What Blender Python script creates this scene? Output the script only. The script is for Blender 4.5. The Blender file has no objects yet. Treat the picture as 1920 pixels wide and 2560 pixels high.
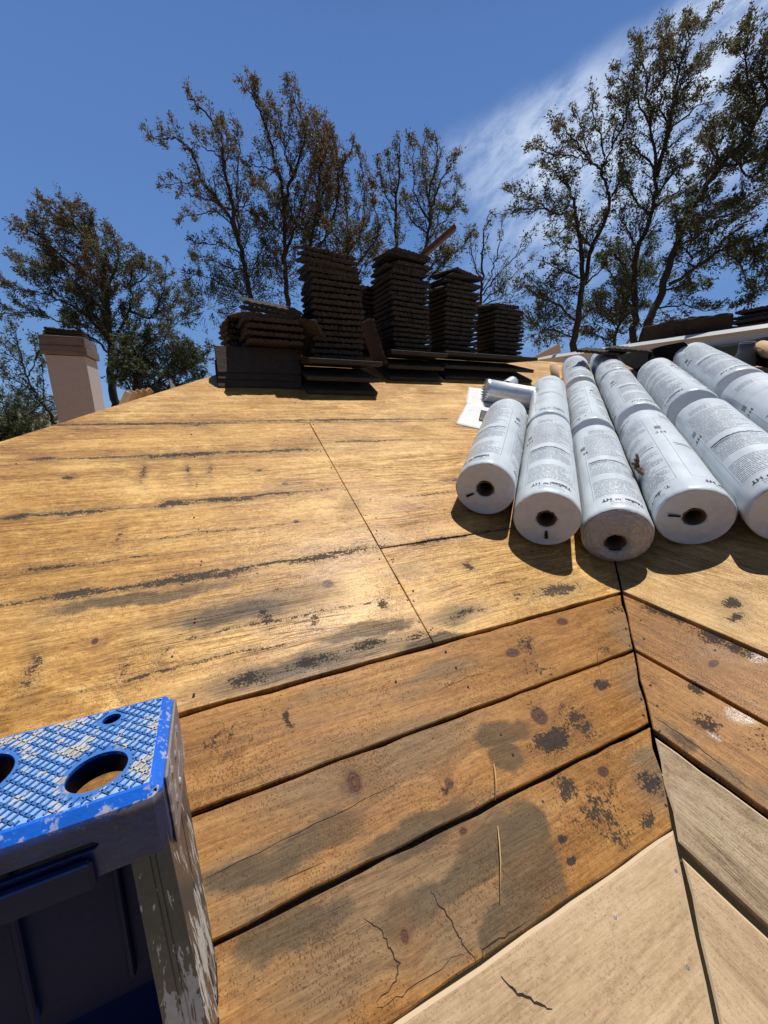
import bpy, math, random
from mathutils import Vector, Matrix, noise as mnoise
R = math.radians
random.seed(7)
scene = bpy.context.scene
COL = scene.collection

# ------------------------------------------------------------------ camera
FPX = 961.0                       # focal length in pixels of the 1920 x 2560 photograph
PITCH, HEAD = R(14.6), R(24.0)    # camera looks 14.6 deg down, 24 deg right of the upslope (+Y)
FH = Vector((math.sin(HEAD), math.cos(HEAD), 0)); RT = Vector((math.cos(HEAD), -math.sin(HEAD), 0)); UPZ = Vector((0, 0, 1))
FW = FH * math.cos(PITCH) - UPZ * math.sin(PITCH); UP = FH * math.sin(PITCH) + UPZ * math.cos(PITCH)
cam = bpy.data.objects.new('camera', bpy.data.cameras.new('camera')); COL.objects.link(cam)
cam.matrix_world = Matrix(((RT.x, UP.x, -FW.x, 0), (RT.y, UP.y, -FW.y, 0), (RT.z, UP.z, -FW.z, 0), (0, 0, 0, 1)))
cam.data.sensor_fit = 'VERTICAL'; cam.data.angle_y = 2 * math.atan(1280 / FPX)
cam.data.clip_start = 0.02; cam.data.clip_end = 5000
scene.camera = cam

# ------------------------------------------------------------------ light
SUN_AZ, SUN_EL = R(60), R(73)     # azimuth clockwise from +Y
SUN_DIR = Vector((math.sin(SUN_AZ) * math.cos(SUN_EL), math.cos(SUN_AZ) * math.cos(SUN_EL), math.sin(SUN_EL)))
sun = bpy.data.objects.new('sun', bpy.data.lights.new('sun', 'SUN')); COL.objects.link(sun)
sun.data.energy = 5.0; sun.data.angle = R(0.5); sun.data.color = (1.0, 0.965, 0.91)
sun.rotation_euler = (-SUN_DIR).to_track_quat('-Z', 'Y').to_euler()
sun.location = SUN_DIR * 50
scene.view_settings.view_transform = 'Standard'; scene.view_settings.look = 'None'
scene.view_settings.gamma = 1; scene.view_settings.exposure = 0.0
SKY_STRENGTH = 0.08

# ------------------------------------------------------------------ node helpers
class V:
    """a value socket with arithmetic"""
    def __init__(s, nt, sock): s.nt = nt; s.s = sock
    def op(s, o, *a, clamp=False):
        n = s.nt.nodes.new('ShaderNodeMath'); n.operation = o; n.use_clamp = clamp
        for i, x in enumerate((s,) + a):
            if isinstance(x, V): s.nt.links.new(x.s, n.inputs[i])
            else: n.inputs[i].default_value = x
        return V(s.nt, n.outputs[0])
    def __add__(s, b): return s.op('ADD', b)
    __radd__ = __add__
    def __sub__(s, b): return s.op('SUBTRACT', b)
    def __rsub__(s, b): return (s * -1.0) + b
    def __mul__(s, b): return s.op('MULTIPLY', b)
    __rmul__ = __mul__
    def __truediv__(s, b): return s.op('DIVIDE', b)
    def gt(s, b): return s.op('GREATER_THAN', b)
    def lt(s, b): return s.op('LESS_THAN', b)
    def abs(s): return s.op('ABSOLUTE')
    def max(s, b): return s.op('MAXIMUM', b)
    def min(s, b): return s.op('MINIMUM', b)
    def floor(s): return s.op('FLOOR')
    def fract(s): return s.op('FRACT')
    def clamp(s): return s.op('ADD', 0.0, clamp=True)
    def step(s, lo, hi):
        n = s.nt.nodes.new('ShaderNodeMapRange'); n.interpolation_type = 'SMOOTHSTEP'
        s.nt.links.new(s.s, n.inputs[0]); n.inputs[1].default_value = lo; n.inputs[2].default_value = hi
        return V(s.nt, n.outputs[0])

class Mat:
    def __init__(m, name):
        m.mat = bpy.data.materials.new(name); m.mat.use_nodes = True
        m.nt = m.mat.node_tree; m.b = m.nt.nodes['Principled BSDF']
    def v(m, x):
        n = m.nt.nodes.new('ShaderNodeValue'); n.outputs[0].default_value = x; return V(m.nt, n.outputs[0])
    def tex(m, name='UV'):
        n = m.nt.nodes.new('ShaderNodeTexCoord'); return m.sep(n.outputs[name])
    def sep(m, sock):
        n = m.nt.nodes.new('ShaderNodeSeparateXYZ'); m.nt.links.new(sock, n.inputs[0]); return [V(m.nt, n.outputs[i]) for i in range(3)]
    def comb(m, *xs):
        n = m.nt.nodes.new('ShaderNodeCombineXYZ')
        for i, x in enumerate(xs):
            if isinstance(x, V): m.nt.links.new(x.s, n.inputs[i])
            else: n.inputs[i].default_value = x
        return n.outputs[0]
    def rnd(m):
        n = m.nt.nodes.new('ShaderNodeObjectInfo'); return V(m.nt, n.outputs['Random'])
    def noise(m, x, y, z=0.0, scale=1.0, detail=3.0, rough=0.55, dist=0.0):
        n = m.nt.nodes.new('ShaderNodeTexNoise'); m.nt.links.new(m.comb(x, y, z), n.inputs['Vector'])
        n.inputs['Scale'].default_value = scale; n.inputs['Detail'].default_value = detail
        n.inputs['Roughness'].default_value = rough; n.inputs['Distortion'].default_value = dist
        return V(m.nt, n.outputs[0])
    def white(m, x, y=0.0):
        n = m.nt.nodes.new('ShaderNodeTexWhiteNoise'); n.noise_dimensions = '2D'
        m.nt.links.new(m.comb(x, y, 0.0), n.inputs['Vector']); return V(m.nt, n.outputs['Value'])
    def ramp(m, f, stops):
        n = m.nt.nodes.new('ShaderNodeValToRGB'); e = n.color_ramp.elements
        while len(e) < len(stops): e.new(0.5)
        for i, (p, c) in enumerate(stops): e[i].position = p; e[i].color = (*c, 1)
        m.nt.links.new(f.s, n.inputs[0]); return n.outputs[0]
    def mix(m, f, a, b, mode='MIX'):
        n = m.nt.nodes.new('ShaderNodeMix'); n.data_type = 'RGBA'; n.blend_type = mode
        if isinstance(f, V): m.nt.links.new(f.s, n.inputs[0])
        else: n.inputs[0].default_value = f
        for k, x in ((6, a), (7, b)):
            if isinstance(x, tuple): n.inputs[k].default_value = (*x, 1)
            else: m.nt.links.new(x, n.inputs[k])
        return n.outputs[2]
    def set(m, **kw):
        names = dict(color='Base Color', rough='Roughness', metal='Metallic', spec='Specular IOR Level', coat='Coat Weight', coat_rough='Coat Roughness')
        for k, x in kw.items():
            i = m.b.inputs[names[k]]
            if isinstance(x, V): m.nt.links.new(x.s, i)
            elif isinstance(x, tuple): i.default_value = (*x, 1)
            elif isinstance(x, (int, float)): i.default_value = x
            else: m.nt.links.new(x, i)
        return m
    def bump(m, h, strength=0.5, dist=0.003):
        n = m.nt.nodes.new('ShaderNodeBump'); n.inputs['Strength'].default_value = strength; n.inputs['Distance'].default_value = dist
        m.nt.links.new(h.s, n.inputs['Height']); m.nt.links.new(n.outputs[0], m.b.inputs['Normal']); return m
    def blobs(m, u, v, lst):
        """max of soft ellipses (u, v, ru, rv, strength)"""
        out = None
        for (a, b, ru, rv, k) in lst:
            du = (u - a) * (1.0 / ru); dv = (v - b) * (1.0 / rv)
            q = (du * du + dv * dv).op('MULTIPLY', -0.9).op('EXPONENT') if False else ((du * du + dv * dv) * -0.9)
            e = V(m.nt, q.s).op('EXPONENT') * k
            out = e if out is None else out.max(e)
        return out if out is not None else m.v(0.0)

# ------------------------------------------------------------------ sky
world = bpy.data.worlds.new('World'); scene.world = world; world.use_nodes = True
W = Mat.__new__(Mat); W.nt = world.node_tree; W.mat = world
bg = W.nt.nodes['Background']
sky = W.nt.nodes.new('ShaderNodeTexSky'); sky.sky_type = 'NISHITA'; sky.sun_disc = False
sky.sun_elevation = SUN_EL; sky.sun_rotation = SUN_AZ; sky.altitude = 300; sky.air_density = 1.0; sky.dust_density = 0.3; sky.ozone_density = 2.0
def ray(px, py):                  # a direction from photograph pixels (1659 x 2212 viewing scale)
    k = 1920 / 1659
    return RT * (px * k - 960) + FW * FPX + UP * (1280 - py * k)
c1, c2 = ray(1000, 385).normalized(), ray(1600, 105).normalized()
cn = c1.cross(c2).normalized()
if cn.dot(ray(1000, 100)) < 0: cn = -cn
ca = (c2 - c1 * c1.dot(c2)).normalized()
gx, gy, gz = W.tex('Generated')
def dot(v): return gx * v.x + gy * v.y + gz * v.z
t, al = dot(cn), dot(ca)
wob = W.noise(gx, gy, gz, 3.0, 3) - 0.5
t2 = t + wob * 0.12
band = t2.step(-0.34, -0.02) * (1.0 - t2.step(0.02, 0.075)) * al.step(-0.10, 0.16)
st = W.noise(al * 11.0 + t * 5.0, t * 24.0 - al * 9.0, 0.0, 1.0, 8, 0.70, 0.2)
big = W.noise(al * 3.0, t * 7.0, 3.0, 1.0, 3, 0.5)
cl = (band * (st.step(0.30, 0.66) * 0.75 + 0.25) * (big.step(0.22, 0.62) * 0.6 + 0.4)).clamp()
lowb = W.noise(al * 4.0 + 5.0, t * 16.0, 9.0, 1.0, 5, 0.6, 0.4).step(0.48, 0.8) * gz.step(0.0, 0.10) * (1.0 - gz.step(0.28, 0.5)) * 0.5
cl = (cl * 0.98).clamp().max(lowb * 0.5 * al.step(-.45, -.05))
blue = W.ramp(gz.clamp(), [(0.0, (.215, .385, .66)), (.10, (.150, .305, .625)), (.32, (.112, .245, .570)), (.60, (.092, .200, .495)), (.78, (.040, .090, .235)), (1.0, (.030, .068, .18))])
blue = W.mix(dot(FH).step(-.35, .35), W.mix(1.0, blue, (.5, .5, .5), 'MULTIPLY'), blue)
skyc = W.mix(1.0, blue, (12.5, 12.5, 12.5), 'MULTIPLY')
skyc = W.mix(0.08, skyc, sky.outputs[0])
W.nt.links.new(W.mix(cl, skyc, (8.6, 10.0, 12.2)), bg.inputs[0]); bg.inputs[1].default_value = SKY_STRENGTH

# ------------------------------------------------------------------ geometry helpers
class MB:
    def __init__(s): s.v = []; s.f = []; s.m = []; s.uv = {}; s.sm = []; s.tint = []
    def vert(s, p, uv=None):
        s.v.append(tuple(p))
        if uv is not None: s.uv[len(s.v) - 1] = uv
        return len(s.v) - 1
    def face(s, idx, m=0, smooth=False): s.f.append(tuple(idx)); s.m.append(m); s.sm.append(smooth)
    def box(s, c, size, rot=None, m=0, bev=0.0):
        c = Vector(c); hx, hy, hz = [x / 2 for x in size]; b = min(bev, hx * .9, hy * .9, hz * .9)
        def P(x, y, z):
            p = Vector((x, y, z)); return c + (rot @ p if rot else p)
        if b <= 0:
            i = [s.vert(P(x, y, z)) for z in (-hz, hz) for y in (-hy, hy) for x in (-hx, hx)]
            for q in ((0, 2, 3, 1), (4, 5, 7, 6), (0, 1, 5, 4), (2, 6, 7, 3), (0, 4, 6, 2), (1, 3, 7, 5)): s.face([i[k] for k in q], m)
            return
        idx = {}
        for sx in (-1, 1):
            for sy in (-1, 1):
                for sz in (-1, 1):
                    idx[sx, sy, sz, 0] = s.vert(P(sx * hx, sy * (hy - b), sz * (hz - b)))
                    idx[sx, sy, sz, 1] = s.vert(P(sx * (hx - b), sy * hy, sz * (hz - b)))
                    idx[sx, sy, sz, 2] = s.vert(P(sx * (hx - b), sy * (hy - b), sz * hz))
        def out(ids):
            a, bb, cc = [Vector(s.v[k]) for k in ids[:3]]
            n = (bb - a).cross(cc - a); mid = sum((Vector(s.v[k]) for k in ids), Vector()) / len(ids)
            s.face(ids if n.dot(mid - c) > 0 else ids[::-1], m)
        for sg in (-1, 1):
            out([idx[sg, -1, -1, 0], idx[sg, 1, -1, 0], idx[sg, 1, 1, 0], idx[sg, -1, 1, 0]])
            out([idx[-1, sg, -1, 1], idx[1, sg, -1, 1], idx[1, sg, 1, 1], idx[-1, sg, 1, 1]])
            out([idx[-1, -1, sg, 2], idx[1, -1, sg, 2], idx[1, 1, sg, 2], idx[-1, 1, sg, 2]])
        for a in (-1, 1):
            for d in (-1, 1):
                out([idx[-1, a, d, 1], idx[1, a, d, 1], idx[1, a, d, 2], idx[-1, a, d, 2]])
                out([idx[a, -1, d, 0], idx[a, 1, d, 0], idx[a, 1, d, 2], idx[a, -1, d, 2]])
                out([idx[a, d, -1, 0], idx[a, d, 1, 0], idx[a, d, 1, 1], idx[a, d, -1, 1]])
                for e in (-1, 1): out([idx[a, d, e, 0], idx[a, d, e, 1], idx[a, d, e, 2]])
    def tube(s, pts, rads, n=6, m=0, cap=True):
        rings = []; prev = None
        for i, p in enumerate(pts):
            a = pts[max(i - 1, 0)]; b = pts[min(i + 1, len(pts) - 1)]
            d = (b - a).normalized() if (b - a).length > 1e-9 else Vector((0, 0, 1))
            if prev is None: x = d.orthogonal().normalized()
            else:
                x = prev - d * prev.dot(d); x = x.normalized() if x.length > 1e-6 else d.orthogonal().normalized()
            prev = x; y = d.cross(x)
            rings.append([s.vert(p + (x * math.cos(2 * math.pi * k / n) + y * math.sin(2 * math.pi * k / n)) * rads[i]) for k in range(n)])
        for r0, r1 in zip(rings, rings[1:]):
            for k in range(n): s.face((r0[k], r0[(k + 1) % n], r1[(k + 1) % n], r1[k]), m, True)
        if cap:
            s.face(rings[0][::-1], m); s.face(rings[-1], m)
    def lathe(s, prof, n=48, m=0, smooth=True, close=False):
        """prof: (radius, y) about the local Y axis"""
        rings = [[s.vert((r * math.sin(2 * math.pi * k / n), y, r * math.cos(2 * math.pi * k / n))) for k in range(n)] for r, y in prof]
        for r0, r1 in zip(rings, rings[1:]):
            for k in range(n): s.face((r0[k], r0[(k + 1) % n], r1[(k + 1) % n], r1[k]), m, smooth)
        return rings
    def mesh(s, name, mats):
        me = bpy.data.meshes.new(name); me.from_pydata(s.v, [], s.f)
        for x in (mats if isinstance(mats, (list, tuple)) else [mats]): me.materials.append(x)
        me.polygons.foreach_set('material_index', s.m); me.polygons.foreach_set('use_smooth', s.sm)
        if s.uv:
            l = me.uv_layers.new(name='UVMap'); buf = []
            for lp in me.loops: buf.extend(s.uv.get(lp.vertex_index, (0, 0)))
            l.data.foreach_set('uv', buf)
        if s.tint:
            a = me.attributes.new('tint', 'FLOAT', 'FACE'); a.data.foreach_set('value', s.tint)
        me.update(); return me
    def build(s, name, mats, parent=None, loc=None, rot=None):
        o = bpy.data.objects.new(name, s.mesh(name, mats)); COL.objects.link(o)
        if parent: o.parent = parent
        if loc is not None: o.location = loc
        if rot is not None: o.rotation_euler = rot
        return o
def empty(name, loc=(0, 0, 0), mat=None):
    o = bpy.data.objects.new(name, None); COL.objects.link(o); o.empty_display_size = 0.1
    if mat is not None: o.matrix_world = mat
    else: o.location = loc
    return o
def tag(o, label=None, cat=None, group=None, kind=None):
    if label: o['label'] = label
    if cat: o['category'] = cat
    if group: o['group'] = group
    if kind: o['kind'] = kind
    return o
def basis(x, y, z, loc):
    return Matrix(((x.x, y.x, z.x, loc.x), (x.y, y.y, z.y, loc.y), (x.z, y.z, z.z, loc.z), (0, 0, 0, 1)))

# ------------------------------------------------------------------ the two roof slopes
S = 5 / 12; SL = math.sqrt(1 + S * S); VX = 0.505            # 5:12 pitch; the valley runs along x - y = VX
RIDGE = 3.86; HIPX = -2.9; GROUND = -3.7
NL = Vector((0, -S, 1)).normalized(); NR = Vector((-S, 0, 1)).normalized()
def zL(y): return S * y - 1
def zR(x): return S * (x - VX) - 1
def onL(px, py):
    r = ray(px, py); k = -1 / (r.z - S * r.y); return r * k
def onR(px, py):
    r = ray(px, py); k = (-1 - S * VX) / (r.z - S * r.x); return r * k
def at(px, py, dist):                                        # a point a given distance ahead of the camera
    r = ray(px, py); return r * (dist / r.dot(FH))
def aty(px, py, y):
    r = ray(px, py); return r * (y / r.y)
def atx(px, py, x):
    r = ray(px, py); return r * (x / r.x)
def uvL(p): return (p.x, p.y * SL)
def uvR(p): return (p.y, (p.x - VX) * SL)
def feats(lst, side):
    """photograph marks (px, py, half width, half height, strength) turned into places on the slope"""
    on, uv = (onL, uvL) if side == 'L' else (onR, uvR); out = []
    for (x, y, w, h, k) in lst:
        c = uv(on(x, y)); a = uv(on(x + w, y)); a2 = uv(on(x - w, y)); b = uv(on(x, y + h)); b2 = uv(on(x, y - h))
        out.append((c[0], c[1], max(abs(a[0] - a2[0]), abs(b[0] - b2[0])) / 2 + .002, max(abs(b[1] - b2[1]), abs(a[1] - a2[1]) * 0.3) / 2 + .002, k))
    return out
def streak(x0, y0, x1, y1, h, k, side='L', n=None):
    """a mark along the grain between two photograph points"""
    on, uv = (onL, uvL) if side == 'L' else (onR, uvR)
    a, b, c = uv(on(x0, y0)), uv(on(x1, y1)), uv(on(x0, y0 + h))
    return ((a[0] + b[0]) / 2, (a[1] + b[1]) / 2, abs(a[0] - b[0]) / 2, abs(a[1] - c[1]) + 0.004, k)

# ------------------------------------------------------------------ wood
def wood(name, cols, knots=(), tar=(), stain=(), soft=(), seed=0.0, ply=False, rough=0.5, stain_col=(0.115, 0.080, 0.043), pits=1.0, checks=0.4, gloss=(), grain=1.0, light=(), spec=0.22, contrast=1.0):
    m = Mat(name); u, v, _ = m.tex('UV'); rn = m.rnd() * 37.0 + seed
    if ply: rn = m.v(seed)
    # irregular outlines for every mark
    wu = (m.noise(u * 7.0, v * 7.0, rn, 1, 6, 0.62) - 0.5) * 0.13; wv = (m.noise(u * 7.0, v * 7.0, rn + 5.0, 1, 6, 0.62) - 0.5) * 0.10
    fu, fv = u + wu * 0.5, v + wv * 0.5
    K = m.blobs(u + wu * 0.06, v + wv * 0.06, knots)
    Kw = m.blobs(u, v, [(a, b, c * 3.4, d * 3.4, e * 0.5) for a, b, c, d, e in knots])
    vw = v + (m.noise(u * 1.1, v * 5.0, rn, 1, 3) - 0.5) * (0.09 if ply else 0.05)
    g1 = m.noise(u * 3.2, vw * 95.0 * grain + Kw * 8.0, rn, 1, 6, 0.68)
    g2 = m.noise(u * 0.9, vw * 16.0 * grain + Kw * 2.0, rn + 3.0, 1, 5, 0.6, 0.4)
    g3 = m.noise(u * 2.4, v * 3.5, rn + 9.0, 1, 5, 0.6)
    g4 = m.noise(u * 22.0, v * 260.0, rn + 1.0, 1, 3, 0.65)
    g6 = m.noise(u * 70.0, v * 90.0, rn + 15.0, 1, 4, 0.7)
    tone = ((g1 - 0.5) * 0.95 + (g2 - 0.5) * 0.75 + (g3 - 0.5) * 0.85 + (g4 - 0.5) * 0.85 + (g6 - 0.5) * 0.75) * contrast + 0.5
    if ply:                                                   # flame figure of rotary cut veneer
        fl = m.noise(u * 2.2, v * 5.5, rn + 20.0, 1, 5, 0.62, 2.2).step(0.50, 0.70)
        fm = m.noise(u * 1.1, v * 1.4, rn + 31.0, 1, 3).step(0.40, 0.62)
        rip = m.noise(u * 16.0 + v * 6.0, v * 26.0, rn + 33.0, 1, 3, 0.6, 1.2)
        tone = tone + fl * fm * 0.40 + (rip - 0.5) * 0.45
    else:                                                     # curved growth rings of a flat sawn board
        cat = (vw * 150.0 * grain + m.noise(u * 1.5, v * 8.0, rn + 41.0, 1, 2) * 26.0 + Kw * 10.0).op('SINE')
        tone = tone + cat * 0.055 * contrast
    if light: tone = tone + m.blobs(fu, fv, light) * 0.35
    col = m.ramp(tone.clamp(), [(0.10, cols[0]), (0.5, cols[1]), (0.90, cols[2])])
    # weathered grey-brown areas
    sm = (m.blobs(fu + wu * 0.5, fv + wv * 0.5, stain)).step(0.24, 0.54) if stain else m.v(0.0)
    sf = m.blobs(fu, fv, soft).step(0.10, 0.85) if soft else m.v(0.0)
    gm = 0.50 + g2 * 0.75 + (g3 - 0.5) * 0.5 + (g1 - 0.5) * 0.4
    gf = (g1 * 0.5 + g4 * 0.3 + g6 * 0.2).step(0.32, 0.68)
    col = m.mix((sf * 0.9 * gm).clamp(), col, m.mix(gf, (0.120, 0.078, 0.040), (0.280, 0.190, 0.105)))
    col = m.mix((sm * 0.92 * gm).clamp(), col, m.mix(gf, (0.055, 0.037, 0.020), (0.130, 0.092, 0.052)))
    gs = (sm * 0.92).max(sf * 0.86) * gm
    # fine drying checks along the grain
    ck = m.noise(u * 1.5, vw * 70.0, rn + 13.0, 1, 2, 0.5); ck2 = m.noise(u * 4.0, vw * 120.0, rn + 14.0, 1, 2, 0.5)
    ckm = m.noise(u * 1.6, v * 4.5, rn + 17.0, 1, 4, 0.6).step(0.42, 0.64)
    ckl = ((1.0 - (ck - 0.5).abs().step(0.0, 0.016)).max((1.0 - (ck2 - 0.5).abs().step(0.0, 0.02)) * 0.6)) * ckm.max(gs * 0.8) * checks
    col = m.mix(ckl.clamp(), col, (0.040, 0.020, 0.009))
    # little pits and torn fibres
    pt = m.noise(u * 330.0, v * 210.0, rn + 2.0, 1, 2, 0.6)
    ptm = m.noise(u * 6.0, v * 9.0, rn + 8.0, 1, 4, 0.6)
    pit = (pt - 0.60 + (ptm - 0.5) * 0.42).step(0.0, 0.07) * 0.55 * pits
    col = m.mix(pit.clamp(), col, (0.10, 0.045, 0.016))
    # knots
    if knots:
        rings = (K * 34.0 + g6 * 5.0).op('SINE') * 0.5 + 0.5
        kc = m.mix((rings * 0.6 + g6 * 0.5).clamp(), (0.035, 0.014, 0.009), (0.135, 0.055, 0.028))
        col = m.mix((Kw * 1.1).clamp() * 0.7 * (0.5 + g1), col, (0.20, 0.082, 0.021))
        col = m.mix((K + (g6 - 0.5) * 0.25).step(0.34, 0.62), col, kc)
    # tar left behind by old felt
    tar = [(a, b, c * 1.2, d * 1.25, e) for a, b, c, d, e in tar]
    T = m.blobs(fu, fv, tar) if tar else m.v(0.0)
    bits = m.noise(u * 230.0, v * 150.0, rn + 4.0, 1, 3, 0.6); bits2 = m.noise(u * 46.0, v * 60.0, rn + 6.0, 1, 5, 0.7); bits3 = m.noise(u * 24.0, v * 300.0, rn + 7.0, 1, 3, 0.6)
    tn = (T * 1.0 + (bits - 0.5) * 1.3 + (bits2 - 0.5) * 1.5 + (bits3 - 0.5) * (0.9 if ply else 0.3) - 0.62).step(0.0, 0.16) * T.step(0.05, 0.30)
    th = m.blobs(u + wu, v + wv, [(a, b, c * 1.6, d * 2.0, e * 0.9) for a, b, c, d, e in tar]).step(0.12, 0.85) * (0.38 if ply else 0.22) * (0.3 + g1 * 1.2) if tar else m.v(0.0)
    col = m.mix(th.clamp(), col, (0.075, 0.050, 0.030))
    col = m.mix(tn * 0.9, col, m.mix(bits2, (0.012, 0.0115, 0.012), (0.050, 0.047, 0.047)))
    rg = m.v(rough) + (g3 - 0.5) * 0.35 + (g1 - 0.5) * 0.3 + gs * 0.2 + tn * 0.25
    if gloss:
        gl = (m.blobs(fu, fv, gloss) + (bits2 - 0.5) * 0.7).step(0.35, 0.8); rg = rg - gl * 0.20
        col = m.mix(gl * 0.40, col, (0.11, 0.055, 0.035))
    m.set(color=col, rough=rg.clamp(), spec=((m.v(spec) + gl * 0.25) if gloss else m.v(spec)) * (1.0 - tn * 0.6))
    h = g1 * 0.5 + g4 * 0.35 - ckl * 0.9 - pit * 0.8 + tn * 0.5 + bits * (0.05 if gloss else 0.15) + g6 * 0.35
    if ply: h = h + rip * 1.1 + fl * 0.8
    m.bump(h, 0.6, 0.0025)
    return m.mat

PLY = ((0.225, 0.095, 0.018), (0.505, 0.265, 0.066), (0.80, 0.50, 0.165))
BRD = ((0.150, 0.062, 0.014), (0.325, 0.145, 0.034), (0.49, 0.255, 0.078))
NEW = ((0.295, 0.190, 0.100), (0.435, 0.298, 0.168), (0.55, 0.395, 0.24))
GRY = ((0.155, 0.100, 0.052), (0.345, 0.248, 0.145), (0.50, 0.385, 0.245))

kL = feats([(708, 1263, 13, 8, 1), (205, 1387, 6, 6, 1), (640, 1127, 7, 4, .8), (560, 1017, 7, 3, .8), (616, 1046, 8, 3, .9)], 'L')
tL = feats([(1205, 1274, 60, 13, 1.0), (1120, 1288, 25, 8, .7), (825, 1305, 11, 10, .95), (1010, 1225, 11, 8, .85), (145, 1034, 12, 4, 1.0), (310, 1022, 7, 18, .8), (410, 1018, 6, 14, .75), (455, 1015, 6, 14, .7),
            (253, 1160, 10, 34, .62), (78, 1440, 15, 38, .8), (275, 1440, 12, 40, .6), (575, 1338, 20, 26, .75), (685, 1340, 12, 26, .7), (362, 1415, 12, 12, .68), (745, 1125, 20, 14, .55), (600, 1280, 60, 8, .5)], 'L')
tL += [streak(53, 994, 133, 992, 3, .95), streak(247, 988, 560, 977, 4, .95), streak(560, 977, 690, 971, 4, .8), streak(0, 1121, 66, 1116, 5, 1.05), streak(77, 1114, 250, 1104, 5, .9), streak(330, 1094, 412, 1088, 4, 1.2),
       streak(425, 1087, 560, 1074, 4, .95), streak(560, 1074, 650, 1062, 5, .7), streak(20, 1230, 185, 1228, 6, .72), streak(90, 1297, 240, 1276, 9, 1.0), streak(260, 1272, 560, 1226, 9, .95), streak(560, 1226, 830, 1180, 8, .85),
       streak(490, 1483, 585, 1458, 12, .9), streak(600, 1452, 740, 1410, 11, .85), streak(750, 1406, 830, 1386, 9, .9), streak(860, 1385, 935, 1360, 9, .7), streak(950, 1335, 1060, 1318, 8, .75), streak(380, 920, 480, 918, 3, .7), streak(150, 918, 1000, 906, 2, .62),
       streak(845, 1182, 1060, 1150, 3, 1.0), streak(-60, 1124, 320, 1098, 1.6, .9), streak(300, 1096, 700, 1056, 1.6, .9), streak(40, 995, 400, 984, 1.3, .9), streak(350, 985, 720, 968, 1.5, .95), streak(60, 920, 560, 912, 1.1, .95), streak(480, 912, 1010, 904, 1.1, .95), streak(-80, 1322, 420, 1252, 2.2, .95), streak(350, 1262, 860, 1172, 2.2, .95), streak(690, 958, 880, 950, 1.2, .9), streak(-40, 1232, 420, 1205, 1.4, .75), streak(150, 1180, 700, 1128, 1.2, .7), streak(300, 1390, 900, 1290, 1.6, .7), streak(100, 1480, 700, 1398, 2.0, .75), streak(860, 1075, 1010, 1060, 1.4, .8), streak(960, 1042, 1000, 1034, 4, .8), streak(990, 1110, 1060, 1098, 5, .6)]
sL = feats([(500, 1330, 130, 22, .8), (800, 1362, 130, 16, .75), (640, 1440, 160, 20, .7), (330, 1290, 240, 14, .7), (940, 1385, 90, 16, .8)], 'L')
fL = feats([(560, 1310, 230, 40, .8), (700, 1430, 280, 32, 1.0), (120, 1330, 160, 40, .4), (980, 1330, 80, 30, .7), (880, 1230, 60, 30, .5), (760, 1090, 40, 25, .5)], 'L')
lL = feats([(760, 1275, 60, 45, .8), (700, 1010, 60, 20, .6), (180, 1005, 50, 10, .8), (300, 1055, 40, 12, .8), (720, 960, 40, 12, .6)], 'L')
M_PLY = wood('weathered_plywood', PLY, kL, tL, sL, fL, 3.3, True, 0.45, checks=0.9, light=lL, pits=1.0, spec=.42, contrast=1.0)
bk = feats([(1165, 1547, 20, 22, 1), (1215, 1342, 13, 9, 1), (1108, 1410, 17, 11, 1), (1303, 1668, 14, 13, 1), (765, 1690, 17, 30, .9), (970, 1692, 11, 16, .8), (873, 2022, 10, 22, .8), (1000, 1795, 14, 12, .7)], 'L')
bt = feats([(1195, 1598, 48, 24, 1.25), (1250, 1560, 40, 55, .78), (1300, 1480, 14, 11, 1.2), (1140, 1390, 22, 28, .75), (1300, 1400, 26, 16, .7), (1165, 1440, 40, 26, .62), (1330, 1320, 40, 10, .7), (1225, 1700, 26, 34, .9), (1300, 1740, 70, 66, .78), (1405, 1690, 24, 44, .9),
            (1335, 1790, 26, 60, .72), (1240, 1862, 9, 7, 1.2), (1218, 1816, 8, 7, 1.2), (625, 1555, 10, 40, .75), (480, 1590, 50, 34, .55), (560, 1545, 60, 24, .45), (960, 1480, 30, 30, .5), (1110, 1500, 40, 20, .5), (1150, 1520, 34, 50, .55), (1405, 1775, 30, 30, .85), (960, 1705, 14, 12, .7)], 'L')
bs = feats([(1135, 1845, 38, 140, 1.0), (1115, 1950, 40, 90, 1.0), (1080, 2030, 50, 60, .9), (1150, 1770, 36, 70, 1.0), (1060, 1830, 80, 70, .9), (1090, 1590, 70, 34, .8), (1110, 1640, 34, 40, .9), (900, 1790, 130, 34, .9), (700, 1800, 130, 40, .8), (560, 1880, 120, 40, .9), (760, 1690, 30, 50, .6), (640, 1990, 130, 50, .8), (1000, 1900, 100, 50, .8), (880, 1960, 90, 60, .8)], 'L')
bf = feats([(820, 1640, 300, 80, 1), (560, 1870, 150, 60, 1), (900, 1880, 330, 130, 1.1), (800, 2040, 260, 110, 1.0), (1000, 2000, 160, 90, 1.0), (560, 1960, 120, 60, .7), (700, 1500, 120, 20, .6), (960, 1450, 110, 26, .8), (1400, 1630, 60, 30, .9), (1440, 1690, 14, 100, .9), (700, 1540, 280, 14, .35), (1370, 1370, 14, 60, .8), (1395, 1480, 12, 70, .8), (560, 2080, 100, 90, .6), (900, 1490, 90, 40, .55)], 'L')
M_BRD = wood('weathered_board', BRD, bk, bt, bs, bf, 1.7, False, 0.5, checks=0.22, pits=1.25)
rk = feats([(1542, 1433, 12, 10, 1)], 'R')
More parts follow.
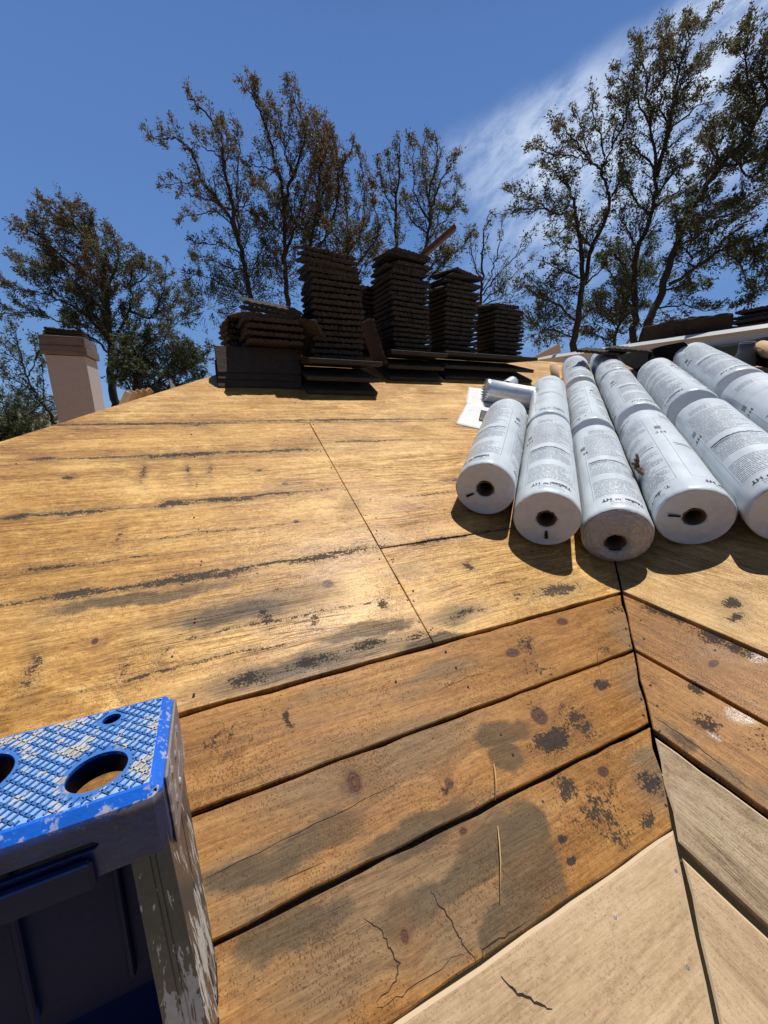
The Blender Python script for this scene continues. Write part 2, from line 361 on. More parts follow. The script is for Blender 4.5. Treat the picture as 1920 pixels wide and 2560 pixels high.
rt = feats([(1450, 1330, 70, 14, .95), (1410, 1315, 36, 12, .9), (1540, 1375, 60, 16, 1.0), (1600, 1400, 60, 20, .9), (1520, 1365, 60, 24, .7), (1530, 1560, 50, 22, .85), (1500, 1485, 30, 10, .9), (1580, 1305, 24, 14, 1.0), (1590, 1335, 20, 14, .95), (1640, 1600, 30, 60, .6)], 'R')
rs = feats([(1470, 1600, 70, 16, .6), (1380, 1290, 16, 14, .6)], 'R')
rf = feats([(1440, 1580, 40, 26, .9), (1560, 1670, 90, 26, .9), (1540, 1440, 80, 22, .5), (1640, 1710, 60, 30, .8)], 'R')
rgl = feats([(1600, 1545, 60, 20, 1.0), (1635, 1415, 36, 22, 1.0), (1545, 1590, 40, 8, .9), (1590, 1385, 50, 8, .7)], 'R')
M_BRDR = wood('weathered_board_glossy_tar', BRD, rk, rt, rs, rf, 4.1, False, 0.5, checks=0.2, pits=0.9, gloss=rgl)
M_PLYR = wood('weathered_plywood_streaked', ((0.30, 0.16, 0.05), (0.50, 0.29, 0.10), (0.66, 0.45, 0.20)), (), feats([(1580, 1303, 22, 12, 1.1), (1590, 1335, 18, 14, 1.0)], 'R'), (), feats([(1500, 1290, 100, 20, .4)], 'R'), 8.2, True, 0.5, checks=0.9)
nk = feats([(1165, 2110, 40, 34, .42)], 'L')
M_NEW = wood('new_pine_board', NEW, (), (), (), (), 6.0, False, 0.65, checks=0.05, pits=0.5, grain=0.6, contrast=1.05)
M_GREY = wood('greyed_pine_board', GRY, feats([(1441, 1677, 9, 16, .45)], 'R'), (), (), feats([(1600, 1760, 100, 40, .4)], 'R'), 2.2, False, 0.65, checks=0.55, pits=0.5, grain=0.7)

def simple(name, col, rough=0.6, metal=0.0, var=0.25, scale=20.0, bump=0.3, spec=0.5, tex='Object', bdist=0.003):
    m = Mat(name); x, y, z = m.tex(tex); n = m.noise(x, y, z, scale, 5, 0.6); n2 = m.noise(x, y, z, scale * 0.2, 3)
    k = (n - 0.5) * var * 2.0 + (n2 - 0.5) * var * 1.6 + 0.5
    c = m.ramp(k.clamp(), [(0.0, tuple(a * (1 - var) for a in col)), (0.5, col), (1.0, tuple(min(1, a * (1 + var)) for a in col))])
    m.set(color=c, rough=(m.v(rough) + (n2 - 0.5) * 0.2).clamp(), metal=metal, spec=spec)
    if bump: m.bump(n, bump, bdist)
    return m.mat
M_EDGE = simple('fresh_cut_edge', (0.52, 0.385, 0.235), 0.7, var=0.12, scale=60)
M_CRACK = simple('dark_crack', (0.018, 0.011, 0.007), 0.9, var=0.2)
M_NAIL = simple('weathered_nail', (0.022, 0.018, 0.017), 0.7, 0.1, var=0.4, scale=300)
M_NAILN = simple('bright_nail', (0.45, 0.46, 0.48), 0.35, 0.9, var=0.3, scale=300)

# ------------------------------------------------------------------ the house
house = empty('house', (0, 0, GROUND))
tag(house, 'house with its roof stripped to bare golden plywood and board sheathing', 'house')
HOUSE_OFF = Vector((0, 0, -GROUND))
def inv(p): return Vector(p) + HOUSE_OFF                    # world to house space
rj = random.Random(11)
def plank(name, poly, side, mat, th=0.02, lift=0.0, seg=0.05, jit=0.0008, cracks=(), ch=0.0025, tilt=0.0, label=None, rough_edges=(), chv=None, edge=0):
    """a board or sheet lying on a slope; poly is its outline in slope coordinates (u along the grain, v up the slope)"""
    if side == 'L':
        O, U, Vd, N = Vector((0, 0, -1)), Vector((1, 0, 0)), Vector((0, 1, S)) / SL, NL
    else:
        O, U, Vd, N = Vector((VX, 0, -1)), Vector((0, 1, 0)), Vector((1, 0, S)) / SL, NR
    pts = []
    n = len(poly)
    for i in range(n):
        a, b = poly[i], poly[(i + 1) % n]; L = math.dist(a, b); k = max(1, min(int(L / seg), 90))
        for j in range(k):
            f = j / k; amp = 0 if j == 0 else jit * (3.0 if i in rough_edges else 1.0)
            nx, ny = (b[1] - a[1]) / L, -(b[0] - a[0]) / L; q = rj.gauss(0, amp)
            pts.append((a[0] + (b[0] - a[0]) * f + nx * q, a[1] + (b[1] - a[1]) * f + ny * q))
    area = sum(p[0] * q[1] - q[0] * p[1] for p, q in zip(pts, pts[1:] + pts[:1]))
    if area < 0: pts.reverse()
    v0 = sum(p[1] for p in poly) / n
    mb = MB()
    def P(p, h): return inv(O + U * p[0] + Vd * p[1] + N * (h + lift + tilt * (p[1] - v0)))
    m = len(pts); ins = []
    for i in range(m):
        a, b, c = Vector(pts[i - 1]), Vector(pts[i]), Vector(pts[(i + 1) % m])
        e1, e2 = (b - a).normalized(), (c - b).normalized()
        nn = Vector((-(e1.y + e2.y), e1.x + e2.x)); nn = nn.normalized() if nn.length > 1e-6 else Vector((-e1.y, e1.x))
        cosv = max(0.35, nn.dot(Vector((-e1.y, e1.x)))); ins.append(tuple(b + nn * (ch / cosv)))
    flip = (U.cross(Vd)).dot(N) < 0
    top = [mb.vert(P(p, 0), p) for p in ins]; mid = [mb.vert(P(p, -(chv or ch)), p) for p in pts]; bot = [mb.vert(P(p, -th), (p[0], p[1] - 0.0)) for p in pts]
    def F(idx, k=0): mb.face(idx[::-1] if flip else idx, k)
    F(top); F(bot[::-1])
    for i in range(m):
        j = (i + 1) % m
        F([mid[i], mid[j], top[j], top[i]], edge); F([bot[i], bot[j], mid[j], mid[i]])
    for (cp, w) in cracks:                                   # splits in the board, drawn out as thin dark slits
        q = []
        for a, b in zip(cp, cp[1:]):
            for j in range(5):
                f = j / 5; q.append((a[0] + (b[0] - a[0]) * f + rj.gauss(0, .0012), a[1] + (b[1] - a[1]) * f + rj.gauss(0, .0012)))
        q.append(cp[-1]); prev = None
        for i, p in enumerate(q):
            d = Vector(q[min(i + 1, len(q) - 1)]) - Vector(q[max(i - 1, 0)]); d = d.normalized() if d.length > 0 else Vector((1, 0))
            ww = w * (0.25 + 0.75 * math.sin(math.pi * (i + .5) / len(q))) * rj.uniform(.7, 1.2); nrm = Vector((-d.y, d.x)) * ww / 2
            pair = [mb.vert(P(tuple(Vector(p) + nrm), 0.0006), p), mb.vert(P(tuple(Vector(p) - nrm), 0.0006), p)]
            if prev: F([prev[0], prev[1], pair[1], pair[0]], 1)
            prev = pair
    o = mb.build(name, [mat, M_CRACK, M_EDGE], house)
    if label: o['label'] = label
    return o
def vy(y): return y * SL                                     # horizontal run up the slope -> length on the slope
G = 0.0065                                                   # half gap at joints
boards = []
XB = -0.60
rowsL = [(0.835, 0.652, 1, M_BRD), (0.652, 0.482, 2, M_BRD), (0.482, 0.320, 3, M_BRD)]
cr3 = [([uvL(onL(*p)) for p in ((930, 1922), (945, 1952), (966, 1976), (985, 2010), (1003, 2046), (1038, 2088))], .0022),
       ([uvL(onL(*p)) for p in ((1038, 2088), (1044, 2052), (1090, 2022), (1138, 1990))], .0020),
       ([uvL(onL(*p)) for p in ((786, 1986), (822, 2010), (840, 2046), (860, 2082), (856, 2118), (812, 2166))], .0020),
       ([uvL(onL(*p)) for p in ((812, 2180), (880, 2140), (1000, 2060))], .0010)]
cr2 = [([uvL(onL(*p)) for p in ((430, 1905), (560, 1840), (760, 1740), (860, 1690))], .0011), ([uvL(onL(*p)) for p in ((600, 1905), (700, 1862))], .0008)]
cr1 = [([uvL(onL(*p)) for p in ((1300, 1470), (1290, 1420), (1294, 1380))], .0010), ([uvL(onL(*p)) for p in ((930, 1500), (1010, 1462), (1060, 1450))], .0009)]
for (y1, y0, k, mat) in rowsL:
    gap = (0.008, 0.0095, 0.0095)[k - 1]
    vt, vb = vy(y1) - gap * .5, vy(y0) + (gap * .5 if k < 3 else .0015)
    o = plank('roof_board', [(-3.0 if k == 1 else -3.2, vb), (vb / SL + VX - 0.005, vb), (vt / SL + VX - 0.005, vt), (-3.0, vt)], 'L', mat, 0.021, (-0.001, 0.0, 0.001)[k - 1],
              cracks=(cr1, cr2, cr3)[k - 1], tilt=(-0.012, 0.01, 0.008)[k - 1], rough_edges=(1,), jit=0.0011)
    boards.append(('L', vb, vt, o))
for (y1, y0) in ((0.316, 0.130), (0.126, -0.062)):
    vt, vb = vy(y1) + .003, vy(y0) + .002
    o = plank('roof_board', [(-3.2, vb), (vb / SL + VX - 0.003 - (0.006 if y1 > .2 else 0), vb), (vt / SL + VX - 0.006, vt), (-3.2, vt)], 'L', M_NEW, 0.024, 0.0045, ch=.0055, chv=.003, edge=2, label='new pale pine board',
              cracks=[([uvL(onL(*p)) for p in ((1078, 2110), (1110, 2140), (1150, 2165), (1190, 2180))], .0035)] if y1 > .2 else ())
    boards.append(('L', vb, vt, o))
rowsR = [(0.835, 0.652, M_BRDR, 0), (0.652, 0.470, M_BRDR, 0), (0.462, 0.300, M_GREY, 1), (0.291, 0.118, M_NEW, 2), (0.114, -0.062, M_NEW, 2)]
crR = [([uvR(onR(*p)) for p in ((1404, 1542), (1460, 1580), (1520, 1622), (1560, 1655))], .0016), ([uvR(onR(*p)) for p in ((1560, 1655), (1600, 1690), (1625, 1708))], .001)]
for i, (x1, x0, mat, kind) in enumerate(rowsR):
    vt, vb = vy(x1) - .005, vy(x0) + .005
    sft = (0, 0, 0, 0.0, 0)[i]
    o = plank('roof_board', [(-4.2, vb), (vb / SL - 0.003, vb), (vt / SL - 0.003, vt), (-4.2, vt)], 'R', mat, 0.022, (0, 0, 0.006, 0.004, 0.004)[i], cracks=crR if i == 1 else (),
              tilt=(0.01, -0.01, 0, 0, 0)[i], ch=(.0025, .0025, .004, .004, .004)[i], chv=(.0025, .0025, .003, .003, .003)[i], edge=(0, 0, 2, 2, 2)[i], label=(None, 'greyed new pine board', 'new pale pine board')[kind], rough_edges=(1,))
    boards.append(('R', vb, vt, o))
# plywood sheets: two on the near slope meet at a seam, the rest runs up to the hip and the ridge
def vall(v, off): return v / SL + VX - off
g = 0.0016
HX = lambda v: v / SL + HIPX                                 # the hip runs parallel to the valley
sheets = [
    [(HX(vy(.84)), vy(.84)), (.53 - g, vy(.84)), (.53 - g, vy(2.25) - g), (HX(vy(2.25)), vy(2.25) - g)],
    [(.53 + g, vy(.84)), (vall(vy(.84), .006), vy(.84)), (vall(vy(1.227), .006), vy(1.227) - .003), (.53 + g, vy(1.227) - .003)],
    [(.53 + g, vy(1.227) + .003), (vall(vy(1.227), .006), vy(1.227) + .003), (vall(vy(2.25), .006), vy(2.25) - .002), (.53 + g, vy(2.25) - .002)],
    [(HX(vy(2.25)), vy(2.25) + g), (vall(vy(2.25), .006), vy(2.25) + g), (vall(vy(RIDGE), .006), vy(RIDGE)), (HX(vy(RIDGE)), vy(RIDGE))]]
for k, pl in enumerate(sheets):
    o = plank('plywood_sheet', pl, 'L', M_PLY, 0.02, 0.003, seg=0.08, ch=0.0015, tilt=0.0, jit=.0006)
    boards.append(('L', pl[0][1], pl[2][1], o, pl[0][0] if k in (1, 2) else -9, .53 if k == 0 else 99))
o = plank('plywood_sheet', [(-4.2, vy(.843)), (vall(vy(.843), 0) - VX - .005, vy(.843)), (RIDGE - .005, vy(RIDGE)), (-4.2, vy(RIDGE))], 'R', M_PLYR, 0.02, 0.003, seg=0.08, ch=0.0015)
boards.append(('R', vy(.843), vy(RIDGE), o))

# nail heads
def nails(lst, side, mat, r=0.0034):
    on = onL if side == 'L' else onR; uv = uvL if side == 'L' else uvR; N = NL if side == 'L' else NR
    for q_ in lst:
        p = q_ if isinstance(q_, Vector) else on(*q_); u, v = uv(p)
        own = None
        for b in boards:
            if b[0] == side and b[1] <= v <= b[2] and (len(b) < 5 or b[4] <= u <= b[5]): own = b[3]
        if own is None: continue
        lift = 0.0035 if own.name.startswith('plywood') else (0.005 if mat is M_NAILN else 0.0012)
        x_ = N.orthogonal().normalized(); y_ = N.cross(x_); mb = MB(); n = 10
        c0 = inv(p + N * (lift - .002)); c1 = inv(p + N * (lift + .0006))
        a = [mb.vert(c0 + (x_ * math.cos(k * 6.2832 / n) + y_ * math.sin(k * 6.2832 / n)) * r) for k in range(n)]
        b = [mb.vert(c1 + (x_ * math.cos(k * 6.2832 / n) + y_ * math.sin(k * 6.2832 / n)) * r * .85) for k in range(n)]
        for k in range(n): mb.face((a[k], a[(k + 1) % n], b[(k + 1) % n], b[k]))
        mb.face(b); o = mb.build('nail', mat, own)
nails([(855, 1472), (963, 1408), (985, 1442), (1011, 1484), (1082, 1587), (1108, 1630), (1344, 1320), (1352, 1358), (1360, 1395), (1372, 1430), (1385, 1510), (1390, 1545), (1218, 1815), (1240, 1855), (1172, 1732), (1420, 1680), (1438, 1740), (880, 1298), (893, 1300), (905, 1345),
       (860, 1262), (777, 1062), (790, 1115), (800, 1080), (812, 1120), (830, 1165), (845, 1210), (427, 967), (427, 982), (429, 1145), (556, 1240), (700, 1000), (745, 1060), (372, 1420), (930, 1362)], 'L', M_NAIL)
nr_ = random.Random(3)
nails([Vector((x_ + nr_.gauss(0, .008), y_ + nr_.gauss(0, .012), zL(y_))) for x_, st in ((.508, .15), (.553, .15), (-.08, .21), (-.69, .21), (-1.3, .21), (1.14, .21)) for y_ in [.88 + st * k for k in range(int(1.9 / st))] if x_ - y_ < .45 and x_ - y_ > -2.8], 'L', M_NAIL, .003)
nails([(1457, 1882), (1326, 1982), (1482, 2090), (1300, 2215)], 'L', M_NAILN)
nails([(1384, 1340), (1391, 1380), (1405, 1480), (1420, 1525), (1425, 1580), (1545, 1405)], 'R', M_NAIL)
nails([(1590, 1962), (1545, 2028), (1565, 2105), (1470, 1860), (1440, 1720)], 'R', M_NAIL)

# the far slopes, walls, eaves and rafters
M_SHEATH = wood('back_sheathing', PLY, seed=12.0, ply=True)
M_STUCCO = simple('pale_stucco', (0.52, 0.46, 0.40), 0.9, var=0.12, scale=60, bump=0.6)
M_FASCIA = simple('white_painted_timber', (0.62, 0.60, 0.56), 0.55, var=0.12, scale=14)
M_DARKWOOD = simple('attic_timber', (0.10, 0.065, 0.035), 0.8, var=0.3, scale=16)
EV = -0.062; XE = VX + EV                                     # eave lines of the two near slopes
XW = 2 * (RIDGE) + 2 * VX - XE - 0.2                          # far eave of the right wing
def slab(name, pts, mat, th=0.02):
    mb = MB(); n = (Vector(pts[1]) - Vector(pts[0])).cross(Vector(pts[2]) - Vector(pts[0])).normalized()
    a = [mb.vert(inv(p), (p[0], p[1])) for p in pts]; b = [mb.vert(inv(Vector(p) - n * th), (p[0], p[1])) for p in pts]
    mb.face(a); mb.face(b[::-1])
    for i in range(len(pts)): j = (i + 1) % len(pts); mb.face((a[j], a[i], b[i], b[j]))
    return mb.build(name, mat, house)
zr = zL(RIDGE); apx = RIDGE + HIPX; ze = zL(EV); xm = EV + HIPX; yb = 2 * RIDGE - EV
XR = RIDGE + VX
slab('roof_slope', [(xm, EV, ze - .003), (apx, RIDGE, zr - .003), (xm, yb, ze - .003)], M_SHEATH)
slab('roof_slope', [(apx, RIDGE + .001, zr), (XR, RIDGE + .001, zr), (XR + RIDGE - EV, yb, ze), (xm, yb, ze)], M_SHEATH)
slab('roof_slope', [(XR + .001, -4.2, zr), (XR + RIDGE - EV, -4.2, ze), (XR + RIDGE - EV, yb, ze), (XR + .001, RIDGE, zr)], M_SHEATH)
def wallbox(name, x0, y0, x1, y1, z0, z1, mat):
    mb = MB(); mb.box(inv(((x0 + x1) / 2, (y0 + y1) / 2, (z0 + z1) / 2)), (abs(x1 - x0), abs(y1 - y0), z1 - z0)); return mb.build(name, mat, house)
zt = ze - 0.06
wallbox('outer_wall', xm + .5, .42, .9, .54, GROUND, zt + .20, M_STUCCO)
wallbox('outer_wall', .95 - .05, -4.0, 1.02, .42, GROUND, zt + .20, M_STUCCO)
wallbox('outer_wall', xm + .5, .54, xm + .62, yb - .6, GROUND, zt + .12, M_STUCCO)
wallbox('outer_wall', xm + .62, yb - .6, XR + RIDGE - .6, yb - .48, GROUND, zt + .12, M_STUCCO)
wallbox('outer_wall', XR + RIDGE - .6, -4.0, XR + RIDGE - .48, yb - .6, GROUND, zt + .12, M_STUCCO)
mbg = MB()                                                    # gable end of the right wing
gp = [(.9, -4.06, GROUND), (XR + RIDGE - .48, -4.06, GROUND), (XR + RIDGE - .48, -4.06, zt + .1), (XR, -4.06, zr - .06), (.9, -4.06, zt + .12)]
ga = [mbg.vert(inv(p)) for p in gp]; gb = [mbg.vert(inv((p[0], p[1] - .1, p[2]))) for p in gp]
mbg.face(gb); mbg.face(ga[::-1])
for i in range(5): mbg.face((ga[i], ga[(i + 1) % 5], gb[(i + 1) % 5], gb[i]))
mbg.build('outer_wall', M_STUCCO, house)
wallbox('fascia', -3.2, EV - .03, XE - .03, EV - .003, ze - .17, ze - .012, M_FASCIA)
wallbox('fascia', XE - .03, -4.2, XE - .003, EV - .03, ze - .17, ze - .012, M_FASCIA)
# chimney
M_CHIM = simple('mauve_stucco', (0.42, 0.385, 0.39), 0.95, var=0.28, scale=90, bump=0.9, bdist=0.006)
M_CAP = wood('weathered_cap_timber', ((0.085, 0.062, 0.050), (0.155, 0.118, 0.098), (0.24, 0.19, 0.165)), seed=21.0, pits=0.4)
cx0, cx1, cy0, cy1 = -1.665, -1.275, 6.0, 6.55
mb = MB(); mb.box(inv(((cx0 + cx1) / 2, (cy0 + cy1) / 2, 0.02)), (cx1 - cx0, cy1 - cy0, 1.26), bev=.004); chim = mb.build('chimney', M_CHIM, house)
mb = MB()
for (a, b, z0, z1, o_) in ((0, 0, .655, .755, .03), (0, 0, .758, .862, .022)):
    x0, x1, y0, y1 = cx0 - o_, cx1 + o_, cy0 - o_, cy1 + o_
    for (bx, by, sx, sy) in (((x0 + x1) / 2, y0 + .02, x1 - x0, .04), ((x0 + x1) / 2, y1 - .02, x1 - x0, .04), (x0 + .02, (y0 + y1) / 2, .04, y1 - y0 - .082), (x1 - .02, (y0 + y1) / 2, .04, y1 - y0 - .082)):
        mb.box(inv((bx, by, (z0 + z1) / 2)), (sx, sy, z1 - z0), bev=.004)
mb.box(inv(((cx0 + cx1) / 2, (cy0 + cy1) / 2, .81)), (cx1 - cx0 - .05, cy1 - cy0 - .05, .05))
for i, p in enumerate(mb.v): mb.uv[i] = (p[0] + p[1], p[2])
mb.build('chimney_cap', M_CAP, chim)

# ------------------------------------------------------------------ ground
M_GROUND = Mat('dry_ground'); x, y, z = M_GROUND.tex('Object')
gn = M_GROUND.noise(x, y, z, 0.6, 6, 0.65); gn2 = M_GROUND.noise(x, y, z, 0.05, 4)
M_GROUND.set(color=M_GROUND.ramp((gn * .5 + gn2 * .5), [(0.3, (0.05, 0.06, 0.022)), (0.5, (0.14, 0.12, 0.06)), (0.7, (0.24, 0.19, 0.11))]), rough=0.95).bump(gn, .6, .05)
mb = MB(); nr = 48; rings = [[mb.vert((0, 0, GROUND))]]
for rr in (4, 10, 25, 60, 150, 400, 1000, 2500):
    rings.append([mb.vert((rr * math.cos(k * 2 * math.pi / nr), rr * math.sin(k * 2 * math.pi / nr), GROUND)) for k in range(nr)])
for k in range(nr):
    mb.face((rings[0][0], rings[1][k], rings[1][(k + 1) % nr]))
    for a, b in zip(rings[1:], rings[2:]): mb.face((a[k], b[k], b[(k + 1) % nr], a[(k + 1) % nr]))
tag(mb.build('ground', M_GROUND.mat), kind='structure')

# ------------------------------------------------------------------ rolls of underlayment in the valley
RD = 0.126                                                    # roll radius
DV = Vector((1, 1, S)).normalized(); LAT = Vector((1, -1, 0)).normalized(); RUP = LAT.cross(DV)
if RUP.z < 0: RUP = -RUP
V0 = Vector((VX, 0, -1))
aL, bL = NL.dot(LAT), NL.dot(RUP)
def roll_at(q, a, side, lift=0.004):
    u = (RD + lift - q * aL) / bL if side == 'L' else (RD + lift + q * aL) / bL
    return V0 + LAT * q + RUP * u + DV * a
def film_material():
    m = Mat('printed_white_film'); u, v, _ = m.tex('UV'); rn = m.rnd()
    C = 2 * math.pi * RD; PW = C / 3
    pan = (u / PW + 0.5).floor(); lu = u - pan * PW            # three printed panels round the roll
    pid = m.white(pan, rn * 0.0 + 1.0)
    def boxm(u0, u1, v0, v1): return lu.gt(u0) * lu.lt(u1) * v.gt(v0) * v.lt(v1)
    li = (v / 0.0112).floor(); lf = (v / 0.0112).fract()
    wl = m.white(li, pan)                                     # ragged line lengths
    words = m.noise(u * 210.0, li * 3.7, pan * 5.0, 1, 2, 0.7).gt(0.43)
    line = lf.gt(0.34) * lf.lt(0.74) * words
    para = m.white((v / 0.052).floor(), pan + 7.0)            # some blocks are left blank or set heavier
    text = line * boxm(-.100, .100, .115, .83) * (lu + .10).lt(0.135 + wl * 0.08) * para.gt(0.14) * (0.8 + para * 0.2) * m.white(pan, (rn * 53.0).floor()).gt(0.16)
    def frame(u0, u1, v0, v1, w): return boxm(u0, u1, v0, v1) * (1.0 - boxm(u0 + w, u1 - w, v0 + w, v1 - w))
    fr = frame(-.108, .108, .105, .84, .0016).max(boxm(-PW / 2 + .006, -PW / 2 + .032, .655, .70))
    bar = boxm(-.094, .094, .455, .4625).max(boxm(-.088, -.02, .438, .446)).max(boxm(-.094, .094, .70, .7015))
    small = frame(.02, .085, .845, .90, .0016)
    small_l = lf.gt(.3) * lf.lt(.75) * words * boxm(-.07, .01, .845, .90) * 0.9
    hd = lf.gt(.35) * lf.lt(.7) * words * boxm(-.05, .05, .028, .048) * 0.8
    blank = pan.abs().lt(0.5)
    ink = text.max(fr * .8).max(bar).max(small * .8).max(small_l).max(hd)
    seam = (u - C * 0.5).abs().lt(.0016)
    n = m.noise(u * 6.0, v * 6.0, rn * 9.0, 1, 4); dirt = m.noise(u * 18.0, v * 7.0, rn * 5.0, 1, 4, 0.65)
    base = m.ramp((n * .5 + dirt * .5), [(0.35, (0.50, 0.545, 0.575)), (0.52, (0.585, 0.635, 0.665)), (0.7, (0.61, 0.66, 0.69))])
    base = m.mix(dirt.step(.62, .8) * 0.22, base, (0.42, 0.38, 0.32))
    col = m.mix(ink * 0.95, base, (0.022, 0.025, 0.035))
    m.set(color=col, rough=(m.v(0.36) + (n - .5) * .25), spec=0.5)
    w1 = m.noise(u * 3.0 + v * 2.0, v * 11.0 - u * 16.0, rn * 17.0, 1, 4, 0.5, 0.8); w2 = m.noise(u * 34.0, v * 4.0, rn * 3.0, 1, 3)
    fold = 1.0 - (w1 - 0.5).abs().step(0.0, 0.05)
    m.bump(fold * 0.35 * n.step(.50, .62) + w2 * 0.18 + w1 * .5 - seam * 0.8, 0.35, 0.004)
    return m.mat
M_FILM = film_material()
m = Mat('creased_white_film'); x, y, z = m.tex('Object')
rad = (x * x + z * z).op('SQRT'); ang = x.op('ARCTAN2', z)
cr = m.noise(ang * 2.2, rad * 70.0, y * 10.0, 1, 4, 0.6, 1.2); cr2 = m.noise(x, y, z, 30, 4)
m.set(color=m.ramp(cr2, [(.3, (0.53, 0.575, 0.635)), (.7, (0.60, 0.645, 0.70))]), rough=0.38).bump(cr * (cr2.step(.45, .62) * (1.0 - z.step(-.06, .05) * .8) + (1.0 - rad.step(.035, .065)) * 1.2) + cr2 * .12, 0.45, 0.005)
M_END = m.mat
m = Mat('crumpled_clear_wrap'); x, y, z = m.tex('Object')
rad = (x * x + z * z).op('SQRT'); ang = x.op('ARCTAN2', z)
cr = m.noise(ang * 3.0, rad * 110.0, y * 60.0, 1, 5, 0.65, 1.6); cr2 = m.noise(x, y, z, 55, 4)
m.set(color=m.ramp(cr, [(.3, (0.46, 0.45, 0.46)), (.7, (0.68, 0.68, 0.69))]), rough=0.16, spec=0.7, coat=0.8, coat_rough=0.06).bump(cr * 1.3 + cr2 * .4, 1.0, 0.012)
M_WRAP = m.mat
M_CORE = simple('brown_cardboard_tube', (0.085, 0.050, 0.027), 0.85, var=0.2, scale=60)
M_INK = simple('black_print', (0.028, 0.030, 0.042), 0.5, var=0.1)
M_TAPE = simple('black_tape', (0.012, 0.012, 0.013), 0.5, var=0.1)

def text_mesh(body, size, bold=0.0):
    cu = bpy.data.curves.new('lettering', 'FONT'); cu.body = body; cu.size = size; cu.align_x = 'CENTER'; cu.offset = bold; cu.resolution_u = 3
    o = bpy.data.objects.new('lettering', cu); COL.objects.link(o)
    dg = bpy.context.evaluated_depsgraph_get(); me = bpy.data.meshes.new_from_object(o.evaluated_get(dg))
    bpy.data.objects.remove(o); bpy.data.curves.remove(cu)
    return [v.co.copy() for v in me.vertices], [tuple(p.vertices) for p in me.polygons]
def wrap_text(mb, body, size, phi0, yc, r, flip, bold=0.0, mir=1, lift=0.0012):
    """lettering laid round the roll; flip puts its feet to the back of the roll"""
    vs, fs = text_mesh(body, size, bold); sx = -1 if flip else 1; ids = []
    for v in vs:
        ph = phi0 + sx * v.x / r; y = yc + sx * v.y
        ids.append(mb.vert((math.sin(ph) * (r + lift), y, math.cos(ph) * (r + lift))))
    for f in fs: mb.face([ids[k] for k in f])
def roll_mesh(L, seed, dome=0.0):
    """body: printed film wound round, tucked in at both ends"""
    rr = random.Random(seed); n = 72; mb = MB(); ny = 34
    ys = [0.0, .004, .012, .03] + [.03 + (L - .06) * i / ny for i in range(1, ny)] + [L - .03, L - .012, L - .004, L]
    rings = []
    for j, y in enumerate(ys):
        e = min(y, L - y); sh = 0.006 * max(0, 1 - e / .012) ** 2
        ring = []
        for k in range(n + 1):
            a = 2 * math.pi * k / n - math.pi
            aa = a if k < n else -math.pi
            nz = mnoise.noise(Vector((math.sin(aa) * 1.6, y * 3.2, math.cos(aa) * 1.6 + seed * 7))) * .0030 + mnoise.noise(Vector((math.sin(aa) * 5, y * 9, math.cos(aa) * 5 + seed * 3))) * .0016
            r = RD - sh + nz
            ring.append(mb.vert((r * math.sin(a), y, r * math.cos(a)), (aa * RD if k < n else math.pi * RD, y)))
        rings.append(ring)
    for r0, r1 in zip(rings, rings[1:]):
        for k in range(n): mb.face((r0[k], r0[k + 1], r1[k + 1], r1[k]), 0, True)
    return mb
def end_mesh(L, seed, hole=(0, 0), hr=.034, dome=0.0, front=True):
    """both ends of the film, creased in towards the core"""
    mb = MB(); n = 72; rr = random.Random(seed)
    for sgn, y0 in (((-1, 0.0),) if front else ((1, L),)):
        rings = []
        for j, f in enumerate((1.0, .985, .93, .85, .75, .65, .55, .45, .38, .33, .285, .26)):
            ring = []
            for k in range(n):
                a = 2 * math.pi * k / n
                R0 = RD * f if f > .3 else 0
                hx, hz = hole if sgn < 0 else (0, 0)
                t = max(0.0, (1 - f) / (1 - .26)); rim = hr * (1 + .15 * mnoise.noise(Vector((math.sin(a) * 2.5, seed, math.cos(a) * 2.5))))
                rad = (RD - .006) * (1 - t) + rim * t
                x = rad * math.sin(a) + hx * t; z = rad * math.cos(a) + hz * t
                w = mnoise.noise(Vector((math.sin(a) * 3 + seed, f * 7, math.cos(a) * 3))) * .006 * math.sin(math.pi * min(1, t * 1.1))
                if dome and sgn < 0: w = w * 1.7 + dome * math.sin(math.pi * min(1, t * .75 + .02)) ** .8 + mnoise.noise(Vector((math.sin(a) * 9 + seed, f * 26, math.cos(a) * 9))) * .0045
                dip = -.012 * max(0, (t - .9) / .1)
                ring.append(mb.vert((x, y0 + sgn * (w + dip + .0005), z)))
            rings.append(ring)
        for r0, r1 in zip(rings, rings[1:]):
            for k in range(n):
                q = (r0[k], r1[k], r1[(k + 1) % n], r0[(k + 1) % n])
                mb.face(q if sgn > 0 else q[::-1], 0, True)
    return mb
def core_mesh(L, off=(0, 0), out=-.004):
    mb = MB(); r = mb.lathe([(.036, -out), (.031, -out), (.030, .1), (.030, L - .1), (.031, L + out), (.036, L + out)], 36)
    mb.lathe([(.0, .55), (.030, .551)], 36); mb.lathe([(.036, -out), (.036, .12)], 36)
    for i, v in enumerate(mb.v): mb.v[i] = (v[0] + off[0], v[1], v[2] + off[1])
    return mb
def lettering_mesh(L):
    mb = MB()
    for k in range(3):
        ph = k * 2 * math.pi / 3
        wrap_text(mb, 'TileSeal\u2122 HT', .027, ph, .080, RD, True, .0008)
        wrap_text(mb, 'Underlayment Roofing', .0095, ph - .05, .055, RD, True)
        if k != 0:
            wrap_text(mb, 'TileSeal\u2122 HT', .024, ph, L - .075, RD, False, .0005)
    # black box with a side title, between two panels
    for ph in (math.pi / 3, -math.pi / 3):
        wrap_text(mb, 'HT', .034, ph + .15, .62, RD, True, .0009)
    return mb
RL = 0.995
BODY = [roll_mesh(RL, k).mesh('film_body', M_FILM) for k in range(3)]
